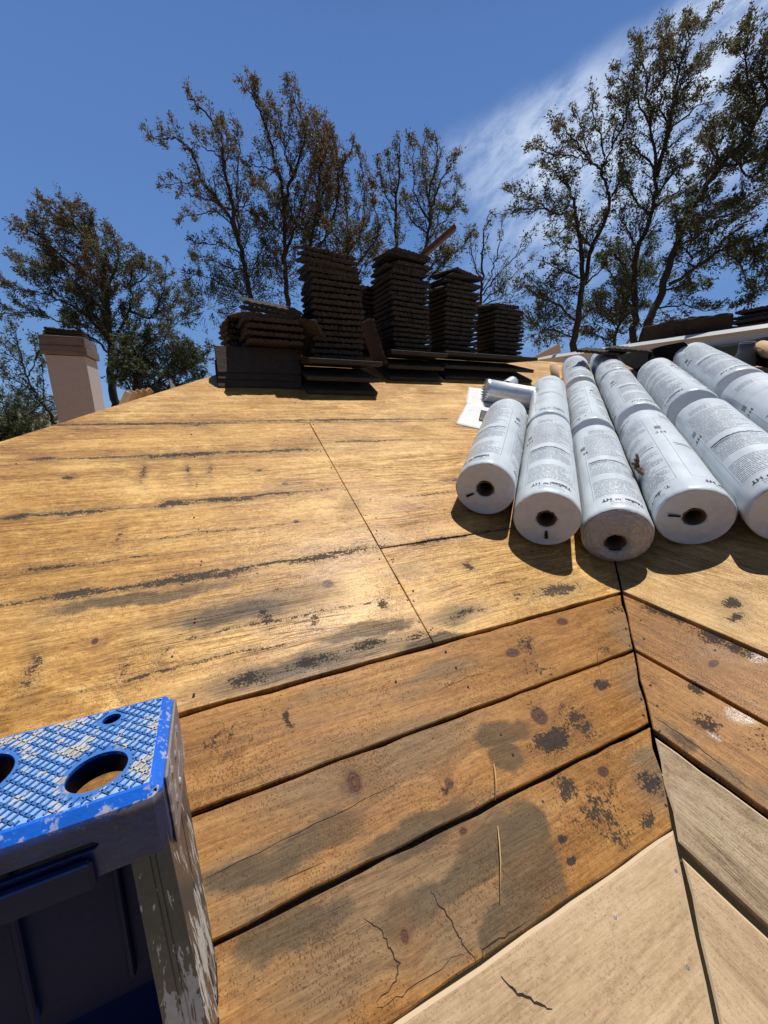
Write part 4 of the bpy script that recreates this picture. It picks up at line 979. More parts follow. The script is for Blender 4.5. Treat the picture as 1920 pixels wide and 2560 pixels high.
# ------------------------------------------------------------------ the blue step ladder
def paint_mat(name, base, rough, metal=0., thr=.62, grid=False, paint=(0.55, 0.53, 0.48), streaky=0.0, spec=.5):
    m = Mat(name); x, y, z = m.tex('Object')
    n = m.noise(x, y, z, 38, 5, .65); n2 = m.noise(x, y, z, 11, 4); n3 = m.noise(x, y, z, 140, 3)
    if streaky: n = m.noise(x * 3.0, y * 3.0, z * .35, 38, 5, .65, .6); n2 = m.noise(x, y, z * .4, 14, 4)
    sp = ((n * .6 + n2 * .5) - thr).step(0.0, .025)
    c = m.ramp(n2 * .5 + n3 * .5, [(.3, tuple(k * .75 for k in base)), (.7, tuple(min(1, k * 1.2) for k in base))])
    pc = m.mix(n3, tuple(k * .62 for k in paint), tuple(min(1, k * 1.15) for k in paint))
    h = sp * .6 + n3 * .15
    if grid:
        a = x * .643 + y * .766; b = x * .766 - y * .643; P = .0105
        fa = ((a / P).fract() - .5).abs(); fb = ((b / (P * .8)).fract() - .5).abs()
        ridge = fa.gt(.36).max(fb.gt(.39)); edge = fa.gt(.37).max(fb.gt(.37))
        inn = z.gt(TOPZ - .0015) * x.gt(X0 + .012) * x.lt(X1 - .012) * y.gt(Y0 + .013) * y.lt(Y1 - .011)
        rim = 1.0 - inn
        wear = (n * .55 + n2 * .6 - .52).step(0.0, .12)
        cell = m.mix(wear, m.mix(n3, (0.13, 0.27, 0.55), (0.27, 0.42, 0.66)), (0.50, 0.50, 0.49))
        for hx_, hy_, hr_ in ((-.158 - LX, .457 - LY, .0335), (-.286 - LX, .500 - LY, .042), (-.160 - LX, .543 - LY, .0135), (-.42 - LX, .457 - LY, .0335)):
            dd_ = ((x - hx_) * (x - hx_) + (y - hy_) * (y - hy_)).op('SQRT') + (n - .5) * .012
            cell = m.mix(1.0 - dd_.step(hr_, hr_ + .006), cell, (0.030, 0.140, 0.42))
        cell = m.mix((n2 * .7 + n * .45 - .585).step(0, .035) * .95, cell, m.mix(n3, (0.18, 0.165, 0.145), (0.46, 0.42, 0.37)))
        rcol = m.mix((n - .56).step(0, .05) * .75, (0.018, 0.085, 0.24), (0.30, 0.32, 0.32))
        top = m.mix(ridge * 0.0, cell, rcol)
        c = m.mix(inn, m.mix((sp * .75).max((n3 * .6 + n * .5 - .60).step(0, .05) * .5), c, pc), top); h = n3 * .25 + n * .6
        side_shade = (TOPZ - .008 - z).step(0.0, .014) * (.72 + n * .4)  # shade painted into the cap's sides below the rim, mottled by noise
        c = m.mix(side_shade.clamp(), c, m.mix(n2, (0.003, 0.011, 0.050), (0.010, 0.026, 0.095)))
        m.set(color=c, rough=(m.v(rough) + inn * .25).clamp(), metal=metal, spec=spec).bump(h, .8, .0022)
        return m.mat
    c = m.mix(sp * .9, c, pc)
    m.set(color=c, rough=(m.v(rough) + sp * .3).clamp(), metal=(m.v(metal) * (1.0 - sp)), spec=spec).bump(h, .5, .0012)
    return m.mat
X0, X1, Y0, Y1, ZT, ZB = -.50, -.0895, .404, .571, -.40, -.497
LX, LY = (X0 + X1) / 2, .47; LZ = zL(LY)
LO = Vector((LX, LY, LZ))
TOPZ = ZT - LZ
X0, X1, Y0, Y1 = X0 - LX, X1 - LX, Y0 - LY, Y1 - LY; ZTl, ZBl = ZT - LZ, ZB - LZ
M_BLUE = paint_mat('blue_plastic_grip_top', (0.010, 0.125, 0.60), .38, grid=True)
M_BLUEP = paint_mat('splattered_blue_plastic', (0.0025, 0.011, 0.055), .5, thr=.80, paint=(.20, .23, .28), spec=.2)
M_ALU = paint_mat('paint_stained_aluminium', (0.105, 0.110, 0.120), .36, .55, thr=.582, streaky=1, paint=(.62, .61, .57))
M_BRKT = paint_mat('scuffed_grey_bracket', (0.27, 0.255, 0.265), .5, .3, thr=.60)
ladder = empty('step_ladder', LO)
tag(ladder, 'paint-splattered blue-topped step ladder standing at the lower left of the deck', 'ladder')
def bool_cut(mb, cutters, mats, name, parent):
    o = bpy.data.objects.new('base', mb.mesh('base', mats)); COL.objects.link(o); tmp = [o]
    for cm in cutters:
        c = bpy.data.objects.new('cut', cm.mesh('cut', mats)); COL.objects.link(c); tmp.append(c)
        md = o.modifiers.new('b', 'BOOLEAN'); md.operation = 'DIFFERENCE'; md.object = c; md.solver = 'EXACT'
    bv = o.modifiers.new('v', 'BEVEL'); bv.width = .0022; bv.segments = 2; bv.limit_method = 'ANGLE'; bv.angle_limit = R(40)
    dg = bpy.context.evaluated_depsgraph_get(); me = bpy.data.meshes.new_from_object(o.evaluated_get(dg)); me.name = name
    for t_ in tmp: bpy.data.objects.remove(t_)
    o = bpy.data.objects.new(name, me); COL.objects.link(o); o.parent = parent; return o
def cyl(cx, cy, rx, ry, z0, z1, n=40):
    mb = MB(); a = [mb.vert((cx + rx * math.cos(6.28318 * k / n), cy + ry * math.sin(6.28318 * k / n), z0)) for k in range(n)]
    b = [mb.vert((cx + rx * math.cos(6.28318 * k / n), cy + ry * math.sin(6.28318 * k / n), z1)) for k in range(n)]
    for k in range(n): mb.face((a[k], a[(k + 1) % n], b[(k + 1) % n], b[k]))
    mb.face(a[::-1]); mb.face(b); return mb
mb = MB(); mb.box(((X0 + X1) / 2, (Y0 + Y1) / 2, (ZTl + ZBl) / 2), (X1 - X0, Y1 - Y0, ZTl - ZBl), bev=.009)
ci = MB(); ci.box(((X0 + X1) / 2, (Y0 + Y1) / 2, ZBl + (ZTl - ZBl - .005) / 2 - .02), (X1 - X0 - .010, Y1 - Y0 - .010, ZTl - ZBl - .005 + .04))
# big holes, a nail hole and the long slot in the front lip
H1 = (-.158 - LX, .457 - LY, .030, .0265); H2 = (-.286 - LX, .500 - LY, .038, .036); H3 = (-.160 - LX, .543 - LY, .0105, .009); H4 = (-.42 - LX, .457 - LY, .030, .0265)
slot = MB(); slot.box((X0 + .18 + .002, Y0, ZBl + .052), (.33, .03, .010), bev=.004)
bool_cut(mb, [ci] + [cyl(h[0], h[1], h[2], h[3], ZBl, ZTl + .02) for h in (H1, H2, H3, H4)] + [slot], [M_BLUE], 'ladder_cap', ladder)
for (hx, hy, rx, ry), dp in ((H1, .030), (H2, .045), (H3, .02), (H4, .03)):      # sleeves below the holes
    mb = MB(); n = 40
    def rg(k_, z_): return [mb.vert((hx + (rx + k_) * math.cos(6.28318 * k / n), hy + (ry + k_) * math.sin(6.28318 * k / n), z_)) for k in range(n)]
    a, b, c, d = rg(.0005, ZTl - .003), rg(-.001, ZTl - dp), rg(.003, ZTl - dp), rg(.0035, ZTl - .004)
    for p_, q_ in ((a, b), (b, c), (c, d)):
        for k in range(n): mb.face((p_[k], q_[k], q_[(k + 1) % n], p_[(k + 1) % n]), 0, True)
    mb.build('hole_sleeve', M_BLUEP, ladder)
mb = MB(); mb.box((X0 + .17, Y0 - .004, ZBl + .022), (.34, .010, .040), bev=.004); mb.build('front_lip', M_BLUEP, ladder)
for sx, xx in ((1, X1), (-1, X0)):
    mb = MB(); mb.box((xx + sx * .002, (Y0 + Y1) / 2 + .008, (ZTl + ZBl) / 2 - .012), (.004, Y1 - Y0 - .028, ZTl - ZBl + .006), bev=.0018)
    br = mb.build('end_bracket', M_BRKT, ladder)
    for (py, pz) in ((Y0 + .05, ZTl - .030), (Y0 + .085, ZTl - .040), (Y0 + .05, ZTl - .075), (Y0 + .12, ZTl - .03), (Y0 + .085, ZTl - .085)):
        mb = MB(); n = 12
        r0 = [mb.vert((xx + sx * .0035, py + .0065 * math.cos(6.2832 * k / n), pz + .0065 * math.sin(6.2832 * k / n))) for k in range(n)]
        r1 = [mb.vert((xx + sx * .0062, py + .0045 * math.cos(6.2832 * k / n), pz + .0045 * math.sin(6.2832 * k / n))) for k in range(n)]
        for k in range(n): mb.face((r0[k], r0[(k + 1) % n], r1[(k + 1) % n], r1[k])[::sx], 0, True)
        mb.face(r1[::sx]); mb.build('rivet', M_BRKT, br)
GR = random.Random(5); mb = MB()                              # raised diamond ribs of the grip top
for ang, P, w in ((R(-41), .0105, .0013), (R(50), .0084, .0010)):
    d = Vector((math.cos(ang), math.sin(ang))); nn = Vector((-d.y, d.x))
    for k in range(-45, 46):
        run = None
        for q in range(-150, 151):
            p = d * (q * .0022) + nn * (k * P)
            ok = X0 + .012 < p.x < X1 - .012 and Y0 + .013 < p.y < Y1 - .012 and all(((p.x - h[0]) / (h[2] + .004)) ** 2 + ((p.y - h[1]) / (h[3] + .004)) ** 2 > 1 for h in (H1, H2, H3, H4))
            if ok and GR.random() < .012: ok = False
            if ok and run is None: run = p
            if not ok and run is not None:
                e = d * ((q - 1) * .0022) + nn * (k * P); mid = (run + e) / 2
                if (e - run).length > .004: mb.box((mid.x, mid.y, ZTl + .0007), ((e - run).length, w * 2, .0022), Matrix.Rotation(ang, 3, 'Z'))
                run = None
mb.build('grip_ribs', paint_mat('blue_grip_ribs', (0.040, 0.150, 0.40), .5, thr=.545, paint=(.52, .49, .44)), ladder)['kind'] = 'stuff'
def leg(sx, ytop, ybot, w0, w1, dep0, dep1, name):
    """tapering channel rail: grooved web towards the front, flange along the side"""
    mb = MB(); xt = (X1 - .0035) if sx > 0 else (X0 + .0035); xb = xt + sx * .020
    yb_ = ybot - LY; yt_ = ytop - LY; zb_ = zL(ybot + dep1 * .5) - LZ + .012
    def ringp(x_, y_, z_, w, dep):
        t = .0022
        pr = [(0, 0), (-w * .36, 0), (-w * .37, .0012), (-w * .40, .0012), (-w * .41, 0), (-w * .50, 0), (-w * .51, .0012), (-w * .54, .0012), (-w * .55, 0), (-w, 0), (-w, dep * .5), (-w + t, dep * .5), (-w + t, t), (-t, t), (-t, dep), (0, dep)]
        return [mb.vert((x_ + sx * a, y_ + b, z_)) for a, b in pr]
    rs = []
    for k in range(13):
        f = k / 12; rs.append(ringp(xt + (xb - xt) * f, yt_ + (yb_ - yt_) * f, (ZBl + .045) + (zb_ - ZBl - .045) * f, w0 + (w1 - w0) * f, dep0 + (dep1 - dep0) * f))
    for a, b in zip(rs, rs[1:]):
        for k in range(len(a)): mb.face((a[k], a[(k + 1) % len(a)], b[(k + 1) % len(a)], b[k])[::-sx])
    mb.face(rs[0][::sx]); mb.face(rs[-1][::-sx])
    o = mb.build(name, M_ALU, ladder)
    mf = MB(); mf.box((xb - sx * w1 / 2, yb_ + dep1 / 2, zb_ - .008), (w1 + .002, dep1 + .002, .022), Matrix.Rotation(TH, 3, 'X'), bev=.004)
    mf.build('rubber_foot', M_TAPE, o)
for sx in (1, -1):
    leg(sx, .412, .352, .038, .046, .085, .062, 'front_rail')
    leg(sx, .500, .418, .034, .036, .075, .045, 'rear_rail')
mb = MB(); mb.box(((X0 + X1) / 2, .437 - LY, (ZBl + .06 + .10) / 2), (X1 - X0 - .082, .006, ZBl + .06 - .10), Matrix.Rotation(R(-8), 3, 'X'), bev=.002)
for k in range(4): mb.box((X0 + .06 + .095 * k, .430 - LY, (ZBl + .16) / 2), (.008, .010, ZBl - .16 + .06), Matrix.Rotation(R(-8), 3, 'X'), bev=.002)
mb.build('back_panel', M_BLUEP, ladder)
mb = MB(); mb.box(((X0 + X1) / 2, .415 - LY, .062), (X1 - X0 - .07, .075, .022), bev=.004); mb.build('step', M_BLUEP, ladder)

# ------------------------------------------------------------------ trees
def leaf_mat(name, greens, browns):
    m = Mat(name)
    at_ = m.nt.nodes.new('ShaderNodeAttribute'); at_.attribute_name = 'tint'; tnt = V(m.nt, at_.outputs['Fac'])
    ge = m.nt.nodes.new('ShaderNodeNewGeometry'); ri = V(m.nt, ge.outputs['Random Per Island'])
    g_ = m.ramp(ri, [(0, greens[0]), (.5, greens[1]), (1, greens[2])]); b_ = m.ramp(ri, [(0, browns[0]), (.5, browns[1]), (1, browns[2])])
    c = m.mix(tnt.clamp(), g_, b_); m.set(color=c, rough=.6, spec=.3)
    tr = m.nt.nodes.new('ShaderNodeBsdfTranslucent'); m.nt.links.new(c, tr.inputs[0])
    mx = m.nt.nodes.new('ShaderNodeMixShader'); mx.inputs[0].default_value = .38
    m.nt.links.new(m.b.outputs[0], mx.inputs[1]); m.nt.links.new(tr.outputs[0], mx.inputs[2])
    m.nt.links.new(mx.outputs[0], m.nt.nodes['Material Output'].inputs[0]); return m.mat
M_LEAF = leaf_mat('acacia_leaves', ((0.034, 0.046, 0.020), (0.075, 0.096, 0.040), (0.20, 0.225, 0.115)), ((0.082, 0.046, 0.020), (0.170, 0.094, 0.036), (0.30, 0.180, 0.080)))
M_BARK = simple('dark_bark', (0.032, 0.025, 0.021), .9, var=.35, scale=14, bump=.8, bdist=.02)
class Tree:
    def __init__(s, seed, tint=.3, leaf=.10, dens=1.0, sub=.85): s.r = random.Random(seed); s.w = MB(); s.l = MB(); s.tint = tint; s.leaf = leaf; s.dens = dens; s.sub = sub; s.wind = Vector((0, 0, 0))
    def frond(s, p, d, tint):
        r = s.r; L = s.leaf * r.uniform(.36, 1.0); w = L * r.uniform(.12, .22)
        d = (d + Vector((r.gauss(0, .55), r.gauss(0, .55), r.gauss(-.15, .45)))).normalized()
        x = d.cross(Vector((r.gauss(0, 1), r.gauss(0, 1), r.gauss(0, 1)))); x = x.normalized() if x.length > 1e-4 else d.orthogonal().normalized()
        q = [s.l.vert(p), s.l.vert(p + d * L * .5 + x * w), s.l.vert(p + d * L - Vector((0, 0, L * .12))), s.l.vert(p + d * L * .5 - x * w)]
        s.l.face(q); s.l.tint.append(tint)
    def twig(s, p, d, L, rad, lv, tint):
        r = s.r; n = 4; pts = [p]; dd = d
        for k in range(n):
            dd = (dd + Vector((r.gauss(0, .15), r.gauss(0, .15), r.gauss(.06, .14))) + s.wind * .12).normalized(); pts.append(pts[-1] + dd * (L / n))
        s.w.tube(pts, [rad * (1 - .75 * k / n) for k in range(n + 1)], 4 if lv else 5, cap=False)
        if lv == 0:
            m_ = max(3, int(L / .10 * s.dens + r.random()))
            for k in range(int(9 * s.dens)):
                f = r.uniform(.25, 1.0); i = min(n - 1, int(f * n)); s.frond(pts[i] + (pts[i + 1] - pts[i]) * (f * n - i), dd, min(1, max(0, tint + r.gauss(0, .22))))
            for k in range(m_):
                f = .18 + .82 * (k + r.random()) / m_; i = min(n - 1, int(f * n)); q = pts[i] + (pts[i + 1] - pts[i]) * (f * n - i)
                e = (dd * 1.1 + Vector((r.gauss(0, .62), r.gauss(0, .62), r.gauss(.12, .45)))).normalized()
                s.twig(q, e, L * r.uniform(.24, .46) * (1.1 - .4 * f), rad * .38, 1, tint)
        else:
            for k in range(max(6, int((13 + r.randrange(9)) * s.dens))):
                f = r.uniform(.15, 1.0); i = min(n - 1, int(f * n)); q = pts[i] + (pts[i + 1] - pts[i]) * (f * n - i)
                s.frond(q + Vector((r.gauss(0, .035), r.gauss(0, .035), r.gauss(0, .035))), dd, min(1, max(0, tint + r.gauss(0, .22))))
    def limb(s, px, dist, r0, r1, doff=(0, 0), bare=.12, sub=None, tint=None, every=.125):
        """a main limb through photograph points; doff = how far it leans away at its foot and tip"""
        r = s.r; P = []
        for i, (x, y) in enumerate(px):
            f = i / (len(px) - 1); P.append(at(x, y, dist + doff[0] + (doff[1] - doff[0]) * f + (r.gauss(0, .12) if 0 < i < len(px) - 1 else 0)))
        # smooth the polyline
        Q = []
        for i in range(len(P) - 1):
            a, b, c, d = P[max(0, i - 1)], P[i], P[i + 1], P[min(len(P) - 1, i + 2)]
            for k in range(5):
                t = k / 5; Q.append(.5 * ((2 * b) + (c - a) * t + (2 * a - 5 * b + 4 * c - d) * t * t + (3 * b - a - 3 * c + d) * t ** 3))
        Q.append(P[-1]); n = len(Q) - 1
        for i in range(1, n): Q[i] = Q[i] + Vector((r.gauss(0, 1), r.gauss(0, 1), r.gauss(0, 1))) * .018
        r0 *= .78; r1 *= .6
        s.w.tube(Q, [r0 + (r1 - r0) * (i / n) ** .8 for i in range(n + 1)], 8, cap=True)
        Ltot = sum((b - a).length for a, b in zip(Q, Q[1:])); sub = sub or s.sub; acc = 0; nxt = Ltot * bare; base = s.tint if tint is None else tint
        for i in range(n):
            seg = (Q[i + 1] - Q[i]).length
            while nxt <= acc + seg and seg > 0:
                f = nxt / Ltot; q = Q[i] + (Q[i + 1] - Q[i]) * ((nxt - acc) / seg); tg = (Q[i + 1] - Q[i]).normalized()
                e = Vector((r.gauss(0, 1), r.gauss(0, 1), r.gauss(0, 1))); e = (e - tg * e.dot(tg)).normalized()
                d = (tg * r.uniform(.8, 1.7) + e + Vector((0, 0, .3))).normalized()
                L = sub * r.uniform(.5, 1.2) * (1.1 - .75 * f)
                s.twig(q, d, L, max(.005, min(.4 * (r0 + (r1 - r0) * f), .011)), 0, base * (.45 + .8 * f))
                nxt += every * r.uniform(.6, 1.4) / s.dens
            acc += seg
        s.twig(Q[-1], (Q[-1] - Q[-2]).normalized(), sub * .26, min(r1, .007), 0, base * 1.2)
    def mass(s, c, rad, n, tint):
        """leafy low growth: short sprays filling a volume unevenly"""
        r = s.r
        for _ in range(n):
            v = Vector((r.gauss(0, 1), r.gauss(0, 1), r.gauss(0, 1))).normalized() * r.random() ** .45
            p = c + Vector((v.x * rad[0], v.y * rad[1], v.z * rad[2]))
            if mnoise.noise(p * 1.3) < -.12: continue
            s.twig(p, (v + Vector((0, 0, .4))).normalized(), r.uniform(.2, .4), .008, 1, tint)
    def foot(s, x, y, dist, r0, doff=0):
        p = at(x, y, dist + doff); s.w.tube([Vector((p.x + .1, p.y, GROUND - .1)), (Vector((p.x + .1, p.y, GROUND)) + p) / 2 + Vector((.04, 0, 0)), p], [r0 * 1.35, r0 * 1.1, r0], 9, cap=False); s.base = Vector((p.x + .1, p.y, GROUND))
    def done(s, name, label, group='trees standing behind the roof'):
        o = empty(name, s.base); tag(o, label, 'tree', group)
        for nm, mb, mt in (('trunk', s.w, M_BARK), ('crown', s.l, M_LEAF)):
            for i, v in enumerate(mb.v): mb.v[i] = (v[0] - s.base.x, v[1] - s.base.y, v[2] - s.base.z)
            mb.build(nm, mt, o)
        return o
def z6(*p): return [((360 + .5063 * x) / 1.1573, (180 + .5063 * y) / 1.1573) for x, y in p]
def z7(*p): return [((1200 + .434 * x) / 1.1573, (.434 * y) / 1.1573) for x, y in p]
def z5(*p): return [((.3737 * x) / 1.1573, (460 + .3737 * y) / 1.1573) for x, y in p]
SUBS = .8
# centre left, leaning away to the left
D = 10.0; t = Tree(21, .55, .080, 1.05, .62)
tr = z6((540, 1200), (500, 980), (470, 850), (440, 700), (400, 480), (385, 320), (330, 230), (262, 165), (215, 125))
t.foot(*tr[0], D, .085); t.limb(tr, D, .085, .014, (0, -.4), .25)
t.limb(z6((515, 1050), (480, 900), (470, 760), (455, 600), (470, 420), (455, 270)), D, .05, .012, (0, .7), .2)
t.limb(z6((470, 850), (410, 700), (300, 550), (235, 400), (170, 335), (95, 320), (30, 325)), D, .05, .009, (0, -.8), .25)
t.limb(z6((300, 550), (240, 540), (170, 550), (95, 560)), D, .02, .007, (-.4, -.7), .1, .4)
t.limb(z6((430, 680), (330, 640), (250, 610), (195, 600)), D, .025, .008, (0, -.9), .1, .45)
t.limb(z6((440, 760), (340, 690), (260, 705), (175, 715)), D, .025, .008, (0, .8), .1, .45)
t.limb(z6((480, 900), (400, 850), (310, 850), (230, 830)), D, .025, .008, (0, -.6), .1, .45)
t.limb(z6((500, 980), (400, 960), (300, 920), (240, 915)), D, .025, .008, (0, .6), .1, .5, .3)
t.limb(z6((520, 1100), (420, 1060), (300, 1010), (225, 1000)), D, .025, .008, (0, -.6), .1, .5, .2)
t.limb(z6((400, 480), (420, 380), (400, 290), (395, 250)), D, .02, .008, (0, .4), .1, .4)
t.limb(z6((380, 420), (330, 390), (280, 360), (255, 290)), D, .02, .008, (0, .4), .1, .4)
t.limb(z6((510, 1040), (560, 930), (580, 860)), D, .025, .008, (0, .6), .1, .5, .1)
t.limb(z6((440, 700), (500, 640), (520, 560)), D, .025, .008, (0, -.6), .1, .5, .5)
t.mass(at(452, 650, 10.0), (.55, .6, .42), 170, .12); t.mass(at(530, 625, 10.2), (.5, .6, .55), 190, .25)
t.done('locust_tree', 'loosely branched browning tree leaning left, left of the tallest tree in the middle')
# centre, tallest brown
D = 10.6; t = Tree(22, .66, .082, 1.2, .72)
tr = z6((715, 1200), (700, 1000), (688, 850), (692, 640), (655, 480), (615, 300), (565, 180), (530, 110), (490, 75))
t.foot(*tr[0], D, .085); t.limb(tr, D, .085, .012, (0, -.4), .2)
t.limb(z6((692, 660), (730, 520), (775, 400), (790, 280), (755, 170), (710, 75)), D, .05, .011, (0, .5), .15)
t.limb(z6((700, 900), (750, 760), (790, 620), (830, 480), (850, 340), (830, 230)), D, .05, .011, (0, .9), .15)
t.limb(z6((730, 520), (700, 400), (680, 270), (640, 170)), D, .03, .010, (.2, -.8), .1)
t.limb(z6((655, 480), (600, 470), (540, 460), (505, 450)), D, .025, .008, (0, -.6), .1, .5)
t.limb(z6((690, 700), (630, 610), (580, 560), (545, 540)), D, .025, .008, (0, .7), .1, .5)
t.limb(z6((695, 820), (640, 760), (590, 720), (555, 710)), D, .025, .008, (0, -.7), .1, .55, .5)
t.limb(z6((700, 960), (640, 900), (600, 850)), D, .025, .008, (0, -.4), .1, .6, .3)
t.limb(z6((790, 330), (830, 290), (860, 240)), D, .02, .008, (.4, -.5), .1, .5)
t.limb(z6((705, 1060), (650, 1000), (600, 960)), D, .025, .008, (0, .6), .1, .6, .1)
t.limb(z6((615, 300), (590, 220), (560, 120), (545, 60)), D, .02, .008, (-.2, -.6), .1, .4)
t.mass(at(590, 600, 10.6), (.5, .6, .6), 210, .3); t.mass(at(600, 500, 10.6), (.5, .6, .5), 130, .6)
t.done('locust_tree', 'tallest browning tree in the middle, behind the tallest tile stack')
D = 11.2; t = Tree(23, .72, .082, 1.25, .75)
tr = z6((830, 1200), (825, 1000), (825, 860), (850, 690), (870, 520), (885, 380), (910, 280))
t.foot(*tr[0], D, .08); t.limb(tr, D, .08, .012, (0, .3), .2)
t.limb(z6((830, 920), (900, 800), (950, 660), (960, 500), (930, 320)), D, .045, .011, (0, -.7), .15)
t.limb(z6((850, 690), (900, 560), (920, 440), (910, 350)), D, .035, .011, (0, .7), .15)
t.limb(z6((900, 800), (870, 680), (850, 560), (840, 440)), D, .03, .010, (-.3, -.9), .1)
t.limb(z6((825, 900), (780, 800), (770, 700)), D, .03, .010, (0, -.9), .1)
t.mass(at(700, 470, 11.2), (.55, .6, .75), 260, .75); t.mass(at(690, 380, 11.2), (.45, .5, .6), 150, .9)
t.done('locust_tree', 'rust-brown densely twigged tree just right of the tallest one in the middle')
D = 10.4; t = Tree(24, .58, .080, 1.15, .62)
tr = z6((1000, 1200), (1000, 1000), (1005, 850), (1000, 700), (985, 560), (985, 460), (1030, 370))
t.foot(*tr[0], D, .06); t.limb(tr, D, .06, .010, (0, .2), .2)
t.limb(z6((1005, 900), (1070, 780), (1090, 650), (1080, 520), (1060, 400)), D, .035, .009, (0, .7), .15)
t.limb(z6((1010, 1000), (1090, 900), (1150, 800), (1140, 680), (1120, 560)), D, .035, .009, (0, -.6), .15, .55)
t.limb(z6((1010, 1050), (1100, 930), (1170, 880)), D, .03, .009, (0, .6), .15, .55, .4)
t.limb(z6((1000, 880), (940, 800), (900, 740)), D, .03, .009, (0, -.6), .15, .55, .5)
t.mass(at(770, 530, 10.4), (.5, .6, .7), 220, .55)
t.done('locust_tree', 'orange-tipped slender tree between the tallest tree and the tree with the lumber plank')
D = 10.0; t = Tree(25, .42, .080, 1.1, .58)
tr = z6((1255, 1200), (1250, 920), (1240, 740), (1255, 520), (1262, 400), (1265, 330))
t.foot(*tr[0], D, .07); t.limb(tr, D, .065, .009, (0, -.3), .35, .45)
t.limb(z6((1250, 1000), (1370, 900), (1415, 720), (1400, 600), (1375, 470), (1390, 335)), D, .06, .011, (0, .5), .25)
t.limb(z6((1415, 680), (1450, 570), (1500, 480), (1535, 420)), D, .035, .009, (.3, -.4), .1, .5)
t.limb(z6((1410, 690), (1470, 660), (1530, 670), (1570, 685)), D, .03, .008, (.3, .9), .1, .5)
t.limb(z6((1405, 620), (1440, 480), (1450, 380), (1440, 340)), D, .03, .009, (.3, -.2), .1, .5)
t.limb(z6((1245, 700), (1190, 600), (1170, 500), (1150, 460)), D, .025, .007, (0, -.4), .1, .42)
t.limb(z6((1242, 640), (1215, 520), (1200, 420)), D, .025, .007, (0, .5), .1, .42)
t.limb(z6((1410, 740), (1350, 640), (1330, 500), (1320, 350)), D, .03, .008, (.3, -.6), .1, .5)
t.limb(z6((1400, 800), (1310, 720), (1290, 600)), D, .03, .008, (.3, .6), .1, .5)
t.limb(z6((1390, 850), (1450, 760), (1500, 720), (1540, 600), (1545, 540)), D, .03, .008, (.3, .6), .1, .5)
t.limb(z6((1380, 1000), (1480, 900), (1550, 880), (1620, 800)), D, .03, .008, (.2, -.3), .1, .5, .3)
t.limb(z6((1380, 1060), (1460, 960), (1500, 900)), D, .03, .008, (.2, .3), .1, .5, .3)
t.mass(at(960, 560, 10.0), (.5, .5, .3), 90, .4)
t.done('locust_tree', 'round-topped dark tree with the slanting lumber plank in front of it')
# thin pale tree right of the stacks
D = 9.4; t = Tree(26, .12, .08, .62, .6)
tr = z7((0, 1800), (10, 1650), (15, 1500), (20, 1380), (45, 1260), (65, 1225))
t.foot(*tr[0], D, .045); t.limb(tr, D, .045, .008, (0, 0), .15, .45)
for pts, o_ in ((((10, 1680), (70, 1560), (100, 1450), (120, 1330), (130, 1250)), .5), (((15, 1700), (100, 1590), (200, 1480), (270, 1420), (300, 1350)), -.5), (((20, 1740), (120, 1650), (220, 1560), (290, 1500)), .6), (((10, 1600), (-40, 1480), (-60, 1400), (-60, 1330)), .3), (((15, 1760), (100, 1720), (180, 1680)), -.4)):
    t.limb(z7(*pts), D, .022, .007, (0, o_), .15, .48)
t.mass(at(1080, 640, 9.4), (.5, .5, .3), 80, .1)
t.done('locust_tree', 'thin sparse pale-green tree between the short stack and the big trees at right')
# right: big dark trees
D = 9.0; t = Tree(27, .22, .080, 1.1, .62)
tr = z7((530, 2080), (555, 1900), (588, 1700), (580, 1450), (552, 1250), (520, 1090), (460, 1010))
t.foot(*tr[0], D, .095); t.limb(tr, D, .10, .022, (0, -.2), .45)
for pts, ra, o_, ti in ((((595, 1640), (640, 1420), (735, 1240), (742, 1110), (702, 985), (758, 850), (780, 660), (742, 510)), .06, .5, .4), (((702, 985), (640, 930), (560, 905), (400, 885), (305, 835)), .03, -.4, .5), (((757, 850), (840, 680), (845, 560), (815, 480), (790, 395)), .028, .9, .4),
                        (((552, 1250), (430, 1220), (310, 1150), (175, 1110)), .03, -.5, .3), (((440, 1200), (330, 1210), (210, 1200)), .02, -.7, .3), (((580, 1450), (490, 1420), (400, 1375)), .025, .6, .15), (((560, 1860), (450, 1760), (330, 1700), (240, 1640)), .035, -.5, .05), (((440, 1760), (370, 1700), (290, 1620)), .02, -.2, .05),
                        (((640, 950), (600, 800), (550, 640)), .025, .5, .5), (((640, 930), (540, 800), (470, 710), (440, 740)), .025, -.4, .5), (((720, 900), (660, 700), (650, 540)), .025, .3, .45), (((600, 1640), (690, 1560), (740, 1480)), .03, -.5, .05), (((585, 1600), (480, 1560), (390, 1520)), .03, -.5, .05), (((520, 1090), (440, 1000), (380, 960)), .025, .3, .3),
                        (((742, 1150), (800, 1060), (850, 1000)), .025, .4, .2), (((545, 1230), (480, 1330), (430, 1370)), .02, .4, .2), (((550, 1950), (430, 1900), (330, 1880)), .03, .5, 0), (((570, 1850), (660, 1760), (700, 1700)), .03, .5, 0), (((640, 1420), (560, 1330), (520, 1280)), .03, -.6, .2)):
    t.limb(z7(*pts), D, ra, .008, (0, o_), .12, .52, ti)
t.mass(at(1170, 700, 9.0), (.45, .5, .35), 150, .02); t.mass(at(1195, 620, 9.0), (.4, .5, .3), 70, .05); t.mass(at(1300, 690, 9.3), (.5, .5, .35), 110, .02)
t.done('locust_tree', 'dark tree with a forked trunk rising from the left end of the white trim')
D = 9.8; t = Tree(28, .25, .082, 1.2, .72)
tr = z7((890, 2060), (890, 1850), (890, 1650), (905, 1440), (985, 1240), (1020, 1000), (985, 730), (955, 500), (930, 265))
t.foot(*tr[0], D, .11); t.limb(tr, D, .11, .012, (0, -.2), .3)
